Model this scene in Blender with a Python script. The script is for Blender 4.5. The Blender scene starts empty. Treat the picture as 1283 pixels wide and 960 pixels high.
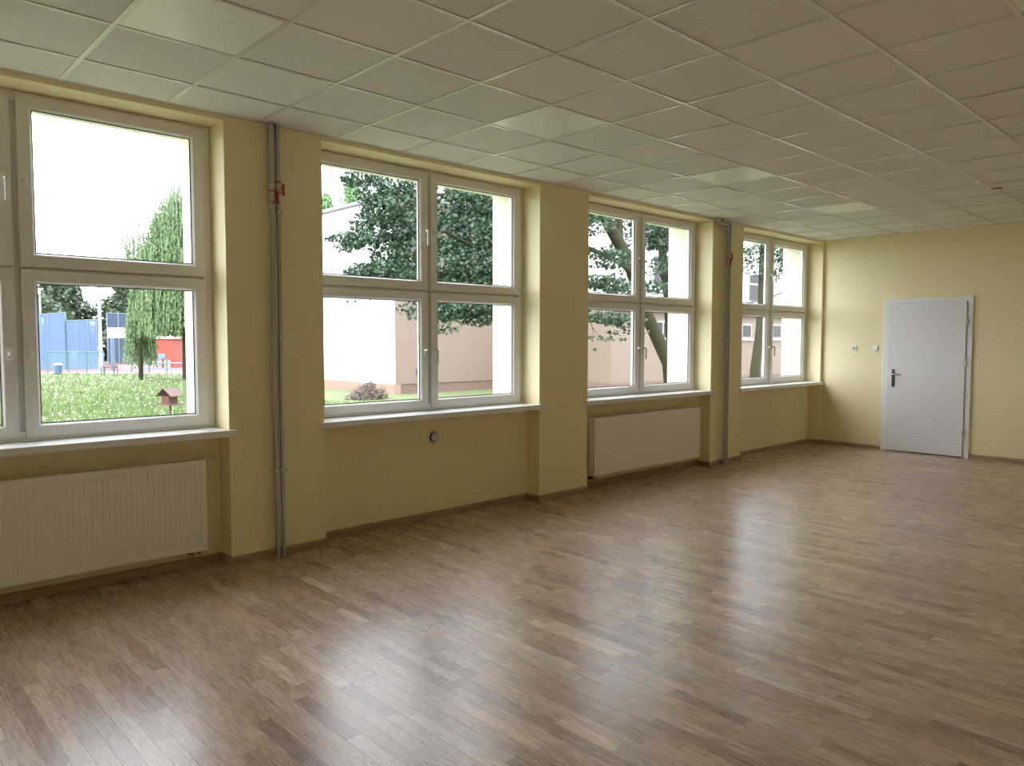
import bpy, math, random
import numpy as np
from mathutils import Vector, Matrix

# ------------------------------------------------------------------ camera
CAM = (-1.1354, -5.0485, 1.5525)
RM = ((0.7272880, -0.6863317, 0.0010023), (0.0373795, 0.0410683, 0.9984569), (0.6853138, 0.7261282, -0.0555232))
FPX = 939.0
scene = bpy.context.scene
col = scene.collection
cd = bpy.data.cameras.new('camera')
cam = bpy.data.objects.new('camera', cd)
col.objects.link(cam)
cd.sensor_width = 36.0
cd.lens = FPX / 1283 * 36.0
cd.clip_start = 0.05
cd.clip_end = 500
m = Matrix(((RM[0][0], RM[1][0], -RM[2][0], CAM[0]),
            (RM[0][1], RM[1][1], -RM[2][1], CAM[1]),
            (RM[0][2], RM[1][2], -RM[2][2], CAM[2]), (0, 0, 0, 1)))
cam.matrix_world = m
scene.camera = cam

# ------------------------------------------------------------------ sky, sun, exposure
world = bpy.data.worlds.new('sky')
scene.world = world
world.use_nodes = True
wn = world.node_tree
wn.nodes.clear()
wo = wn.nodes.new('ShaderNodeOutputWorld')
wb = wn.nodes.new('ShaderNodeBackground')
wtc = wn.nodes.new('ShaderNodeTexCoord')
wsep = wn.nodes.new('ShaderNodeSeparateXYZ')
wr = wn.nodes.new('ShaderNodeValToRGB')
wr.color_ramp.elements[0].position = 0.0
wr.color_ramp.elements[0].color = (0.83, 0.88, 1.0, 1)
wr.color_ramp.elements[1].position = 0.8
wr.color_ramp.elements[1].color = (0.86, 0.895, 1.0, 1)
wn.links.new(wtc.outputs['Generated'], wsep.inputs[0])
wn.links.new(wsep.outputs['Z'], wr.inputs[0])
wn.links.new(wr.outputs[0], wb.inputs[0])
wb.inputs[1].default_value = 7.3
wn.links.new(wb.outputs[0], wo.inputs[0])

sd = bpy.data.lights.new('sun', 'SUN')
sun = bpy.data.objects.new('sun', sd)
col.objects.link(sun)
sd.energy = 2.5
sd.angle = math.radians(40)
sd.color = (1.0, 0.94, 0.88)
sun.rotation_euler = Vector((-1.0, -0.35, 0.9)).to_track_quat('Z', 'Y').to_euler()

scene.cycles.max_bounces = 16
scene.cycles.diffuse_bounces = 10
scene.cycles.transparent_max_bounces = 32
scene.view_settings.view_transform = 'Standard'
scene.view_settings.look = 'None'
scene.view_settings.gamma = 1
scene.view_settings.use_curve_mapping = False
scene.view_settings.exposure = 0.30

random.seed(7)
rng = np.random.default_rng(7)
PI = math.pi

# ------------------------------------------------------------------ helpers
def at(px, py, d):
    """point seen at a pixel of the photograph, d metres into the scene"""
    a = ((px - 641.5) / FPX * d, (480 - py) / FPX * d, d)
    return Vector(tuple(CAM[i] + sum(a[k] * RM[k][i] for k in range(3)) for i in range(3)))

def project(p):
    v = [p[i] - CAM[i] for i in range(3)]
    a = [sum(v[i] * RM[k][i] for i in range(3)) for k in range(3)]
    return a

WP = {}

def tag(o, label=None, cat=None, group=None, kind=None):
    if label: o['label'] = label
    if cat: o['category'] = cat
    if group: o['group'] = group
    if kind: o['kind'] = kind
    return o

def empty(name, loc):
    o = bpy.data.objects.new(name, None)
    o.empty_display_size = 0.1
    col.objects.link(o)
    o.location = loc
    WP[o.name] = Vector(loc)
    return o

def link_mesh(name, me, mat, parent, loc):
    o = bpy.data.objects.new(name, me)
    col.objects.link(o)
    if mat is not None and not me.materials: me.materials.append(mat)
    if parent is not None:
        o.parent = parent
        o.location = Vector(loc) - WP[parent.name]
    else:
        o.location = loc
    WP[o.name] = Vector(loc)
    return o

class MB:
    def __init__(s): s.v = []; s.f = []
    def add(s, vs, fs):
        n = len(s.v); s.v += [tuple(v) for v in vs]; s.f += [tuple(i + n for i in f) for f in fs]; return s
    def box(s, x0, x1, y0, y1, z0, z1):
        return s.add([(x0, y0, z0), (x1, y0, z0), (x1, y1, z0), (x0, y1, z0), (x0, y0, z1), (x1, y0, z1), (x1, y1, z1), (x0, y1, z1)],
              [(0, 3, 2, 1), (4, 5, 6, 7), (0, 1, 5, 4), (1, 2, 6, 5), (2, 3, 7, 6), (3, 0, 4, 7)])
    def path(s, pts, rad, n=12, cap=True):
        pts = [Vector(p) for p in pts]
        if not hasattr(rad, '__len__'): rad = [rad] * len(pts)
        rings = []
        up = None
        for i, p in enumerate(pts):
            if i == 0: t = pts[1] - p
            elif i == len(pts) - 1: t = p - pts[-2]
            else: t = (pts[i + 1] - p).normalized() + (p - pts[i - 1]).normalized()
            t.normalize()
            if up is None:
                up = Vector((0, 0, 1)) if abs(t.z) < .9 else Vector((1, 0, 0))
            a = up - t * up.dot(t); a.normalize(); b = t.cross(a); up = a
            rings.append([p + (a * math.cos(2 * PI * k / n) + b * math.sin(2 * PI * k / n)) * rad[i] for k in range(n)])
        vs = [v for r in rings for v in r]
        fs = []
        for i in range(len(rings) - 1):
            for k in range(n):
                k2 = (k + 1) % n
                fs.append((i * n + k, i * n + k2, (i + 1) * n + k2, (i + 1) * n + k))
        if cap:
            fs.append(tuple(range(n - 1, -1, -1)))
            fs.append(tuple((len(rings) - 1) * n + k for k in range(n)))
        return s.add(vs, fs)
    def lathe(s, c, axis, prof, n=32):
        """prof: list of (r, h) along axis from c"""
        ax = Vector(axis).normalized()
        a = Vector((0, 0, 1)) if abs(ax.z) < .9 else Vector((1, 0, 0))
        a = (a - ax * a.dot(ax)).normalized(); b = ax.cross(a); c = Vector(c)
        vs = []; fs = []
        for r, h in prof:
            for k in range(n):
                vs.append(c + ax * h + (a * math.cos(2 * PI * k / n) + b * math.sin(2 * PI * k / n)) * max(r, 1e-4))
        for i in range(len(prof) - 1):
            for k in range(n):
                k2 = (k + 1) % n
                fs.append((i * n + k, i * n + k2, (i + 1) * n + k2, (i + 1) * n + k))
        fs.append(tuple(range(n - 1, -1, -1)))
        fs.append(tuple((len(prof) - 1) * n + k for k in range(n)))
        return s.add(vs, fs)
    def ring(s, x0, x1, z0, z1, prof):
        """mitred rectangular frame in the xz plane; prof: closed list of (inset, y)"""
        vs = []; fs = []; n = len(prof)
        for (sx, sz) in ((0, 0), (1, 0), (1, 1), (0, 1)):
            for (i, y) in prof:
                vs.append((x1 - i if sx else x0 + i, y, z1 - i if sz else z0 + i))
        for c in range(4):
            d = (c + 1) % 4
            for k in range(n):
                k2 = (k + 1) % n
                fs.append((c * n + k, d * n + k, d * n + k2, c * n + k2))
        return s.add(vs, fs)
    def sweep(s, pts, prof, closed=False):
        """horizontal polyline pts (x, y); prof: closed list of (offset to the right-hand side, z)"""
        n = len(prof); vs = []; fs = []
        P = [Vector(p) for p in pts]
        for i, p in enumerate(P):
            d0 = (p - P[i - 1]).normalized() if i > 0 else (P[i + 1] - p).normalized()
            d1 = (P[i + 1] - p).normalized() if i < len(P) - 1 else d0
            n0 = Vector((d0.y, -d0.x)); n1 = Vector((d1.y, -d1.x))
            b = n0 + n1; b = b / max(b.dot(n0), .2)
            for (o_, z) in prof:
                vs.append((p.x + b.x * o_, p.y + b.y * o_, z))
        for i in range(len(P) - 1):
            for k in range(n):
                k2 = (k + 1) % n
                fs.append((i * n + k, (i + 1) * n + k, (i + 1) * n + k2, i * n + k2))
        fs.append(tuple(range(n))); fs.append(tuple((len(P) - 1) * n + k for k in range(n - 1, -1, -1)))
        return s.add(vs, fs)
    def build(s, name, mat, parent=None, bevel=0, smooth=False, seg=2, base=True):
        V = np.array(s.v, dtype=float)
        lo = V.min(0); hi = V.max(0)
        loc = Vector(((lo[0] + hi[0]) / 2, (lo[1] + hi[1]) / 2, lo[2]))
        V = V - np.array(loc)
        me = bpy.data.meshes.new(name)
        me.from_pydata([tuple(v) for v in V], [], s.f)
        me.update()
        import bmesh
        bm = bmesh.new(); bm.from_mesh(me)
        bmesh.ops.recalc_face_normals(bm, faces=bm.faces)
        bm.to_mesh(me); bm.free()
        o = link_mesh(name, me, mat, parent, loc)
        if smooth:
            for p in me.polygons: p.use_smooth = True
            me.set_sharp_from_angle(angle=math.radians(40))
        if bevel:
            b = o.modifiers.new('bevel', 'BEVEL'); b.width = bevel; b.segments = seg; b.limit_method = 'ANGLE'
        return o

def mesh_np(name, V, F4, mat, parent, uniform=4, attr=None):
    """fast mesh of equal-sided polygons"""
    V = np.asarray(V, dtype=np.float32); F4 = np.asarray(F4, dtype=np.int32)
    lo = V.min(0); hi = V.max(0)
    loc = np.array([(lo[0] + hi[0]) / 2, (lo[1] + hi[1]) / 2, lo[2]], dtype=np.float32)
    me = bpy.data.meshes.new(name)
    me.vertices.add(len(V)); me.vertices.foreach_set('co', (V - loc).ravel())
    k = F4.shape[1]
    me.loops.add(F4.size); me.loops.foreach_set('vertex_index', F4.ravel())
    me.polygons.add(len(F4)); me.polygons.foreach_set('loop_start', np.arange(len(F4), dtype=np.int32) * k)
    me.update(calc_edges=True)
    me.shade_flat()
    if attr is not None:
        a = me.attributes.new('tone', 'FLOAT_VECTOR', 'FACE')
        a.data.foreach_set('vector', np.asarray(attr, dtype=np.float32).ravel())
    return link_mesh(name, me, mat, parent, Vector([float(q) for q in loc]))

# ------------------------------------------------------------------ materials
def new_mat(name):
    mt = bpy.data.materials.new(name); mt.use_nodes = True
    nt = mt.node_tree; b = nt.nodes['Principled BSDF']
    return mt, nt, b

def N(nt, t, **kw):
    n = nt.nodes.new(t)
    for k, v in kw.items(): setattr(n, k, v)
    return n

def plain(name, c, rough=.5, metal=0, spec=.5, var=.06, scale=6, bump=0, bscale=60):
    mt, nt, b = new_mat(name)
    tc = N(nt, 'ShaderNodeNewGeometry')
    no = N(nt, 'ShaderNodeTexNoise'); no.inputs['Scale'].default_value = scale; no.inputs['Detail'].default_value = 4
    nt.links.new(tc.outputs['Position'], no.inputs['Vector'])
    mx = N(nt, 'ShaderNodeMix', data_type='RGBA')
    mx.inputs[6].default_value = (c[0] * (1 - var), c[1] * (1 - var), c[2] * (1 - var), 1)
    mx.inputs[7].default_value = (min(1, c[0] * (1 + var)), min(1, c[1] * (1 + var)), min(1, c[2] * (1 + var)), 1)
    nt.links.new(no.outputs['Fac'], mx.inputs[0]); nt.links.new(mx.outputs[2], b.inputs['Base Color'])
    b.inputs['Roughness'].default_value = rough; b.inputs['Metallic'].default_value = metal
    b.inputs['Specular IOR Level'].default_value = spec
    if bump:
        n2 = N(nt, 'ShaderNodeTexNoise'); n2.inputs['Scale'].default_value = bscale; n2.inputs['Detail'].default_value = 3
        nt.links.new(tc.outputs['Position'], n2.inputs['Vector'])
        bp = N(nt, 'ShaderNodeBump'); bp.inputs['Strength'].default_value = bump; bp.inputs['Distance'].default_value = .002
        nt.links.new(n2.outputs['Fac'], bp.inputs['Height']); nt.links.new(bp.outputs[0], b.inputs['Normal'])
    return mt

M = {}
M['wall'] = plain('yellow_wall_paint', (.85, .755, .47), .55, spec=.35, var=.02, bump=.25, bscale=140)
M['pvc'] = plain('white_pvc', (.80, .79, .77), .28, var=.015)
M['sillw'] = plain('white_sill_laminate', (.80, .80, .80), .25, var=.015)
M['gasket'] = plain('black_gasket', (.015, .015, .016), .5)
M['radiator'] = plain('radiator_enamel', (.86, .85, .79), .3, var=.01)
M['grille'] = plain('radiator_grille_shadow', (.35, .33, .29), .5)
M['valvewhite'] = plain('white_plastic', (.78, .77, .74), .3)
M['steel'] = plain('galvanised_pipe', (.42, .41, .39), .38, metal=.75, var=.12, scale=18)
M['fitting'] = plain('press_fitting_steel', (.56, .55, .53), .3, metal=.8)
M['brass'] = plain('nickel_brass', (.45, .40, .33), .35, metal=.8)
M['red'] = plain('red_lever', (.42, .03, .035), .35)
M['chrome'] = plain('satin_chrome', (.62, .61, .6), .22, metal=1)
M['darkmetal'] = plain('dark_bronze_metal', (.10, .09, .08), .3, metal=.8)
M['hinge'] = plain('hinge_metal', (.5, .5, .5), .35, metal=.8)
M['doorwhite'] = plain('white_door_laminate', (.80, .80, .81), .3, var=.01)
M['framewhite'] = plain('white_door_frame', (.82, .82, .83), .32, var=.01)
M['plastic'] = plain('switch_plastic', (.85, .85, .84), .25, var=.01)
M['hole'] = plain('dark_hole', (.02, .02, .02), .8)
M['tee'] = plain('white_ceiling_tee', (.80, .78, .74), .25, var=.02)
M['panel'] = plain('frosted_light_cover', (.93, .94, .93), .32, var=.005)
M['panelrim'] = plain('panel_rim', (.84, .84, .83), .35)
M['baseboard'] = None
M['extyellow'] = plain('yellow_render', (.80, .775, .58), .9, var=.08, scale=20, bump=.8, bscale=60)
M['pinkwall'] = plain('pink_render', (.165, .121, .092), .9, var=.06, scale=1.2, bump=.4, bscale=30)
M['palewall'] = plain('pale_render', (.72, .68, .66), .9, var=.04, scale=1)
M['whitewall'] = plain('white_render', (.82, .80, .78), .9, var=.02, scale=1)
M['plinth'] = plain('brown_plinth', (.13, .085, .065), .9, var=.25, scale=3, bump=.5, bscale=20)
M['plinthpale'] = plain('pinkish_plinth', (.24, .15, .11), .9, var=.1, scale=2)
M['roofgrey'] = plain('grey_roof_flashing', (.16, .15, .15), .6)
M['darkglass'] = plain('dark_window_glass', (.022, .026, .022), .3, spec=.08)
M['blind'] = plain('grey_blind', (.055, .052, .055), .7, spec=.1)
M['bark'] = plain('bark', (.028, .028, .015), .95, spec=.1, var=.6, scale=14, bump=1, bscale=22)
M['barkdark'] = plain('dark_bark', (.012, .012, .009), .95, spec=.1, var=.3, scale=8)
M['fencegreen'] = plain('green_fence_post', (.05, .13, .13), .5)
M['polewhite'] = plain('pale_pole', (.33, .42, .45), .5)
M['fencesteel'] = plain('blue_grey_steel', (.10, .15, .21), .5)
M['court'] = plain('red_court_surface', (.22, .07, .07), .85, var=.15, scale=.5)
M['kiosk'] = plain('orange_red_panel', (.22, .045, .025), .7, var=.1)
M['sign'] = plain('blue_sign', (.10, .18, .36), .5)
M['white'] = plain('white_board', (.82, .83, .83), .5)
M['wooddark'] = plain('dark_bench_wood', (.05, .05, .045), .6)
M['feederred'] = plain('red_brown_wood', (.085, .026, .018), .75, var=.2, scale=30)
M['feederroof'] = plain('faded_roof_wood', (.10, .062, .052), .8, var=.2, scale=30)
M['bin'] = plain('blue_bin', (.05, .09, .15), .5)
M['twig'] = plain('dry_twigs', (.10, .07, .055), .9, var=.3, scale=8)
M['farframe'] = plain('far_window_frame', (.24, .24, .235), .6)
M['path'] = plain('pale_concrete', (.28, .28, .26), .9)
M['cable'] = plain('dark_cable', (.04, .04, .045), .6)

def leaf_mat(name, c1, c2, trans=.35, rough=.5, sc=1.5):
    mt, nt, b = new_mat(name)
    g = N(nt, 'ShaderNodeNewGeometry')
    no = N(nt, 'ShaderNodeTexNoise'); no.inputs['Scale'].default_value = sc; no.inputs['Detail'].default_value = 3
    nt.links.new(g.outputs['Position'], no.inputs['Vector'])
    at_ = N(nt, 'ShaderNodeAttribute'); at_.attribute_name = 'tone'
    sp = N(nt, 'ShaderNodeSeparateXYZ'); nt.links.new(at_.outputs['Vector'], sp.inputs[0])
    md = N(nt, 'ShaderNodeMath', operation='MULTIPLY_ADD'); nt.links.new(no.outputs['Fac'], md.inputs[0]); md.inputs[1].default_value = .9; md.inputs[2].default_value = -.2
    ad = N(nt, 'ShaderNodeMath', operation='MULTIPLY_ADD'); nt.links.new(sp.outputs[0], ad.inputs[0]); ad.inputs[1].default_value = .5; nt.links.new(md.outputs[0], ad.inputs[2])
    mx = N(nt, 'ShaderNodeMix', data_type='RGBA'); mx.inputs[6].default_value = (*c1, 1); mx.inputs[7].default_value = (*c2, 1)
    nt.links.new(ad.outputs[0], mx.inputs[0]); nt.links.new(mx.outputs[2], b.inputs['Base Color'])
    b.inputs['Roughness'].default_value = rough
    tr = N(nt, 'ShaderNodeBsdfTranslucent'); nt.links.new(mx.outputs[2], tr.inputs['Color'])
    ms = N(nt, 'ShaderNodeMixShader'); ms.inputs[0].default_value = trans
    nt.links.new(b.outputs[0], ms.inputs[1]); nt.links.new(tr.outputs[0], ms.inputs[2])
    nt.links.new(ms.outputs[0], nt.nodes['Material Output'].inputs['Surface'])
    return mt

M['maple'] = leaf_mat('maple_leaves', (.010, .026, .012), (.040, .088, .036), .25)
M['willow'] = leaf_mat('willow_leaves', (.07, .12, .05), (.20, .28, .12), .35)
M['farleaf'] = leaf_mat('far_leaves', (.03, .055, .03), (.09, .13, .065), .25, sc=.4)
M['poplar'] = leaf_mat('pale_leaves', (.14, .26, .10), (.28, .42, .20), .35)
M['blade'] = leaf_mat('grass_blades', (.065, .105, .028), (.165, .225, .07), .3, sc=.6)
M['petal'] = plain('white_petals', (.75, .78, .72), .7)
M['dryleaf'] = leaf_mat('dry_leaves', (.05, .036, .028), (.20, .155, .12), .2, sc=4)

def ceiling_tile_mat():
    mt, nt, b = new_mat('mineral_fibre_tile')
    g = N(nt, 'ShaderNodeNewGeometry')
    no = N(nt, 'ShaderNodeTexNoise'); no.inputs['Scale'].default_value = 90; no.inputs['Detail'].default_value = 5
    nt.links.new(g.outputs['Position'], no.inputs['Vector'])
    rp = N(nt, 'ShaderNodeValToRGB')
    rp.color_ramp.elements[0].position = .35; rp.color_ramp.elements[0].color = (.73, .705, .68, 1)
    rp.color_ramp.elements[1].position = .6; rp.color_ramp.elements[1].color = (.83, .81, .785, 1)
    nt.links.new(no.outputs['Fac'], rp.inputs[0])
    oi = N(nt, 'ShaderNodeObjectInfo')
    mp = N(nt, 'ShaderNodeMapRange'); mp.inputs[3].default_value = .96; mp.inputs[4].default_value = 1.03
    nt.links.new(oi.outputs['Random'], mp.inputs[0])
    vm = N(nt, 'ShaderNodeVectorMath', operation='SCALE'); nt.links.new(rp.outputs[0], vm.inputs[0]); nt.links.new(mp.outputs[0], vm.inputs['Scale'])
    nt.links.new(vm.outputs[0], b.inputs['Base Color'])
    b.inputs['Roughness'].default_value = .9
    bp = N(nt, 'ShaderNodeBump'); bp.inputs['Strength'].default_value = .3; bp.inputs['Distance'].default_value = .001
    nt.links.new(no.outputs['Fac'], bp.inputs['Height']); nt.links.new(bp.outputs[0], b.inputs['Normal'])
    return mt
M['tile'] = ceiling_tile_mat()

def oak_mat(name, use_tone=True, along='Y', dark=1.0):
    mt, nt, b = new_mat(name)
    g = N(nt, 'ShaderNodeNewGeometry')
    a = N(nt, 'ShaderNodeAttribute'); a.attribute_name = 'tone'
    off = N(nt, 'ShaderNodeVectorMath', operation='SCALE'); off.inputs['Scale'].default_value = 37.0
    nt.links.new(a.outputs['Vector'], off.inputs[0])
    add = N(nt, 'ShaderNodeVectorMath', operation='ADD')
    nt.links.new(g.outputs['Position'], add.inputs[0]); nt.links.new(off.outputs[0], add.inputs[1])
    sc = N(nt, 'ShaderNodeVectorMath', operation='MULTIPLY')
    sc.inputs[1].default_value = (1, .09, 1) if along == 'Y' else (.09, 1, 1) if along == 'X' else (1, 1, 1)
    nt.links.new(add.outputs[0], sc.inputs[0])
    n1 = N(nt, 'ShaderNodeTexNoise'); n1.inputs['Scale'].default_value = 90; n1.inputs['Detail'].default_value = 5; n1.inputs['Roughness'].default_value = .6
    nt.links.new(sc.outputs[0], n1.inputs['Vector'])
    # cathedral figure: distorted rings
    sc2 = N(nt, 'ShaderNodeVectorMath', operation='MULTIPLY')
    sc2.inputs[1].default_value = (1, .16, 1) if along == 'Y' else (.16, 1, 1)
    nt.links.new(add.outputs[0], sc2.inputs[0])
    n2 = N(nt, 'ShaderNodeTexNoise'); n2.inputs['Scale'].default_value = 9; n2.inputs['Detail'].default_value = 2
    nt.links.new(sc2.outputs[0], n2.inputs['Vector'])
    mlt = N(nt, 'ShaderNodeMath', operation='MULTIPLY'); nt.links.new(n2.outputs['Fac'], mlt.inputs[0]); mlt.inputs[1].default_value = 16
    fr = N(nt, 'ShaderNodeMath', operation='PINGPONG'); nt.links.new(mlt.outputs[0], fr.inputs[0]); fr.inputs[1].default_value = .5
    sp = N(nt, 'ShaderNodeSeparateXYZ'); nt.links.new(a.outputs['Vector'], sp.inputs[0])
    # base tone ramp by strip
    rp = N(nt, 'ShaderNodeValToRGB'); e = rp.color_ramp.elements
    e[0].position = 0; e[0].color = (.235 * dark, .16 * dark, .11 * dark, 1)
    e[1].position = 1; e[1].color = (.55 * dark, .44 * dark, .335 * dark, 1)
    for p_, c_ in ((.1, (.27, .18, .125)), (.35, (.36, .255, .18)), (.7, (.43, .32, .235)), (.93, (.49, .38, .29))):
        q = e.new(p_); q.color = (c_[0] * dark, c_[1] * dark, c_[2] * dark, 1)
    if use_tone: nt.links.new(sp.outputs[0], rp.inputs[0])
    else: rp.inputs[0].default_value = .3
    # grain multiplies
    mp = N(nt, 'ShaderNodeMapRange'); mp.inputs[1].default_value = .3; mp.inputs[2].default_value = .7; mp.inputs[3].default_value = .80; mp.inputs[4].default_value = 1.15
    nt.links.new(n1.outputs['Fac'], mp.inputs[0])
    mp2 = N(nt, 'ShaderNodeMapRange'); mp2.inputs[1].default_value = 0; mp2.inputs[2].default_value = .5; mp2.inputs[3].default_value = .88; mp2.inputs[4].default_value = 1.07
    nt.links.new(fr.outputs[0], mp2.inputs[0])
    mm = N(nt, 'ShaderNodeMath', operation='MULTIPLY'); nt.links.new(mp.outputs[0], mm.inputs[0]); nt.links.new(mp2.outputs[0], mm.inputs[1])
    vm = N(nt, 'ShaderNodeVectorMath', operation='SCALE'); nt.links.new(rp.outputs[0], vm.inputs[0]); nt.links.new(mm.outputs[0], vm.inputs['Scale'])
    # knots
    vo = N(nt, 'ShaderNodeTexVoronoi'); vo.inputs['Scale'].default_value = 2.2
    kk = N(nt, 'ShaderNodeVectorMath', operation='MULTIPLY'); kk.inputs[1].default_value = (1, .5, 1)
    nt.links.new(g.outputs['Position'], kk.inputs[0]); nt.links.new(kk.outputs[0], vo.inputs['Vector'])
    kr = N(nt, 'ShaderNodeMapRange'); kr.inputs[1].default_value = .012; kr.inputs[2].default_value = .035; kr.inputs[3].default_value = .75; kr.inputs[4].default_value = 0
    nt.links.new(vo.outputs['Distance'], kr.inputs[0])
    vm2 = N(nt, 'ShaderNodeVectorMath', operation='SCALE'); nt.links.new(vm.outputs[0], vm2.inputs[0]); vm2.inputs['Scale'].default_value = 1.10
    hue = N(nt, 'ShaderNodeMix', data_type='RGBA'); nt.links.new(sp.outputs[1], hue.inputs[0]); hue.inputs[6].default_value = (1.05, .975, .93, 1); hue.inputs[7].default_value = (.95, 1.0, 1.03, 1)
    vmh = N(nt, 'ShaderNodeVectorMath', operation='MULTIPLY'); nt.links.new(vm2.outputs[0], vmh.inputs[0]); nt.links.new(hue.outputs[2], vmh.inputs[1]); vm2 = vmh
    mx = N(nt, 'ShaderNodeMix', data_type='RGBA'); nt.links.new(kr.outputs[0], mx.inputs[0])
    nt.links.new(vm2.outputs[0], mx.inputs[6]); mx.inputs[7].default_value = (.05, .03, .02, 1)
    nt.links.new(mx.outputs[2], b.inputs['Base Color'])
    rr = N(nt, 'ShaderNodeMapRange'); rr.inputs[3].default_value = .22; rr.inputs[4].default_value = .33
    nt.links.new(n1.outputs['Fac'], rr.inputs[0]); nt.links.new(rr.outputs[0], b.inputs['Roughness'])
    b.inputs['Specular IOR Level'].default_value = .5
    bp = N(nt, 'ShaderNodeBump'); bp.inputs['Strength'].default_value = .12; bp.inputs['Distance'].default_value = .0006
    nt.links.new(mm.outputs[0], bp.inputs['Height']); nt.links.new(bp.outputs[0], b.inputs['Normal'])
    return mt
M['oak'] = oak_mat('lacquered_oak')
M['basex'] = oak_mat('baseboard_oak_x', False, 'X', .95)
M['basey'] = oak_mat('baseboard_oak_y', False, 'Y', .95)

def glass_mat():
    mt, nt, b = new_mat('window_glass')
    nt.nodes.remove(b)
    t = N(nt, 'ShaderNodeBsdfTransparent'); t.inputs[0].default_value = (.955, .965, .96, 1)
    gl = N(nt, 'ShaderNodeBsdfGlossy'); gl.inputs['Roughness'].default_value = .02; gl.inputs[0].default_value = (.9, .9, .9, 1)
    fr = N(nt, 'ShaderNodeFresnel'); fr.inputs[0].default_value = 1.45
    ms = N(nt, 'ShaderNodeMixShader')
    gg = N(nt, 'ShaderNodeNewGeometry')          # reflect once, on the face the ray enters
    iv = N(nt, 'ShaderNodeMath', operation='SUBTRACT'); iv.inputs[0].default_value = 1; nt.links.new(gg.outputs['Backfacing'], iv.inputs[1])
    mu = N(nt, 'ShaderNodeMath', operation='MULTIPLY'); nt.links.new(fr.outputs[0], mu.inputs[0]); nt.links.new(iv.outputs[0], mu.inputs[1])
    nt.links.new(mu.outputs[0], ms.inputs[0]); nt.links.new(t.outputs[0], ms.inputs[1]); nt.links.new(gl.outputs[0], ms.inputs[2])
    nt.links.new(ms.outputs[0], nt.nodes['Material Output'].inputs['Surface'])
    return mt
M['glass'] = glass_mat()

def net_mat(name, c, op):
    mt, nt, b = new_mat(name)
    b.inputs['Base Color'].default_value = (*c, 1); b.inputs['Roughness'].default_value = .8
    t = N(nt, 'ShaderNodeBsdfTransparent'); ms = N(nt, 'ShaderNodeMixShader'); ms.inputs[0].default_value = op
    nt.links.new(t.outputs[0], ms.inputs[1]); nt.links.new(b.outputs[0], ms.inputs[2])
    nt.links.new(ms.outputs[0], nt.nodes['Material Output'].inputs['Surface'])
    return mt
M['net'] = net_mat('blue_windbreak_net', (.10, .165, .26), .75)
M['net2'] = net_mat('dark_ball_net', (.05, .08, .12), .65)

def ground_mat():
    mt, nt, b = new_mat('meadow_ground')
    g = N(nt, 'ShaderNodeNewGeometry')
    n1 = N(nt, 'ShaderNodeTexNoise'); n1.inputs['Scale'].default_value = .35; n1.inputs['Detail'].default_value = 6
    n2 = N(nt, 'ShaderNodeTexNoise'); n2.inputs['Scale'].default_value = 4; n2.inputs['Detail'].default_value = 6
    for n in (n1, n2): nt.links.new(g.outputs['Position'], n.inputs['Vector'])
    ad = N(nt, 'ShaderNodeMath', operation='ADD'); nt.links.new(n1.outputs['Fac'], ad.inputs[0]); nt.links.new(n2.outputs['Fac'], ad.inputs[1])
    rp = N(nt, 'ShaderNodeValToRGB'); e = rp.color_ramp.elements
    e[0].position = .75; e[0].color = (.065, .088, .030, 1); e[1].position = 1.25; e[1].color = (.13, .160, .060, 1)
    mr = N(nt, 'ShaderNodeMath', operation='MULTIPLY'); mr.inputs[1].default_value = 1.0
    nt.links.new(ad.outputs[0], mr.inputs[0]); nt.links.new(mr.outputs[0], rp.inputs[0])
    e[0].position = .35; e[1].position = .95
    mr.inputs[1].default_value = .62
    nt.links.new(rp.outputs[0], b.inputs['Base Color']); b.inputs['Roughness'].default_value = .95
    return mt
M['ground'] = ground_mat()

# ------------------------------------------------------------------ room dimensions
H = 3.061
XF = 10.111          # far wall
XN = -5.0            # wall behind the camera
YR = -6.47           # wall opposite the windows
NICHE = [(-4.37, -2.07), (-1.34, .964), (1.691, 3.992), (4.697, 7.009), (7.741, 10.055)]
MULL = [-3.22, -.196, 2.851, 5.866, 8.905]
YU = .17             # wall under the sills
YE = .60             # outside face
ZS = .895            # underside of the sills
ZL = 3.03            # underside of the lintels

# ------------------------------------------------------------------ floor
def niche_at(x0, x1):
    for a, b_ in NICHE:
        if x0 >= a - .001 and x1 <= b_ + .001: return True
    return False

floor = MB().box(XN - .1, XF + .1, YR - .1, .62, -.18, -.014).build('floor', plain('floor_screed', (.05, .04, .03), .9))
floor['kind'] = 'structure'
strips = []
x = XN
W = .0685
prev = None
while x < XF - .01:
    x1 = min(x + W, XF)
    ytop = 0.0
    if niche_at(x, x1): ytop = YU
    y = ytop + random.uniform(0, .35)
    first = True
    while y > YR:
        L = random.choice([.28, .36, .42, .48, .55, .62]) + random.uniform(-.02, .02)
        y0 = max(y - L, YR); y1 = min(y, ytop)
        if y1 - y0 > .01:
            strips.append((x, x1, y0, y1))
        y -= L
    x = x1
def screen_size(s):
    q = []
    for (px, py) in ((s[0], s[2]), (s[1], s[2]), (s[1], s[3]), (s[0], s[3])):
        a = project((px, py, 0))
        if a[2] < .3: return 0
        q.append((641.5 + FPX * a[0] / a[2], 480 - FPX * a[1] / a[2]))
    cx = sum(p[0] for p in q) / 4; cy = sum(p[1] for p in q) / 4
    if not (-10 < cx < 1293 and -10 < cy < 975): return 0
    return abs(sum(q[i][0] * q[(i + 1) % 4][1] - q[(i + 1) % 4][0] * q[i][1] for i in range(4))) / 2
order = sorted(range(len(strips)), key=lambda i: -screen_size(strips[i]))
near = set(order[:300])
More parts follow.
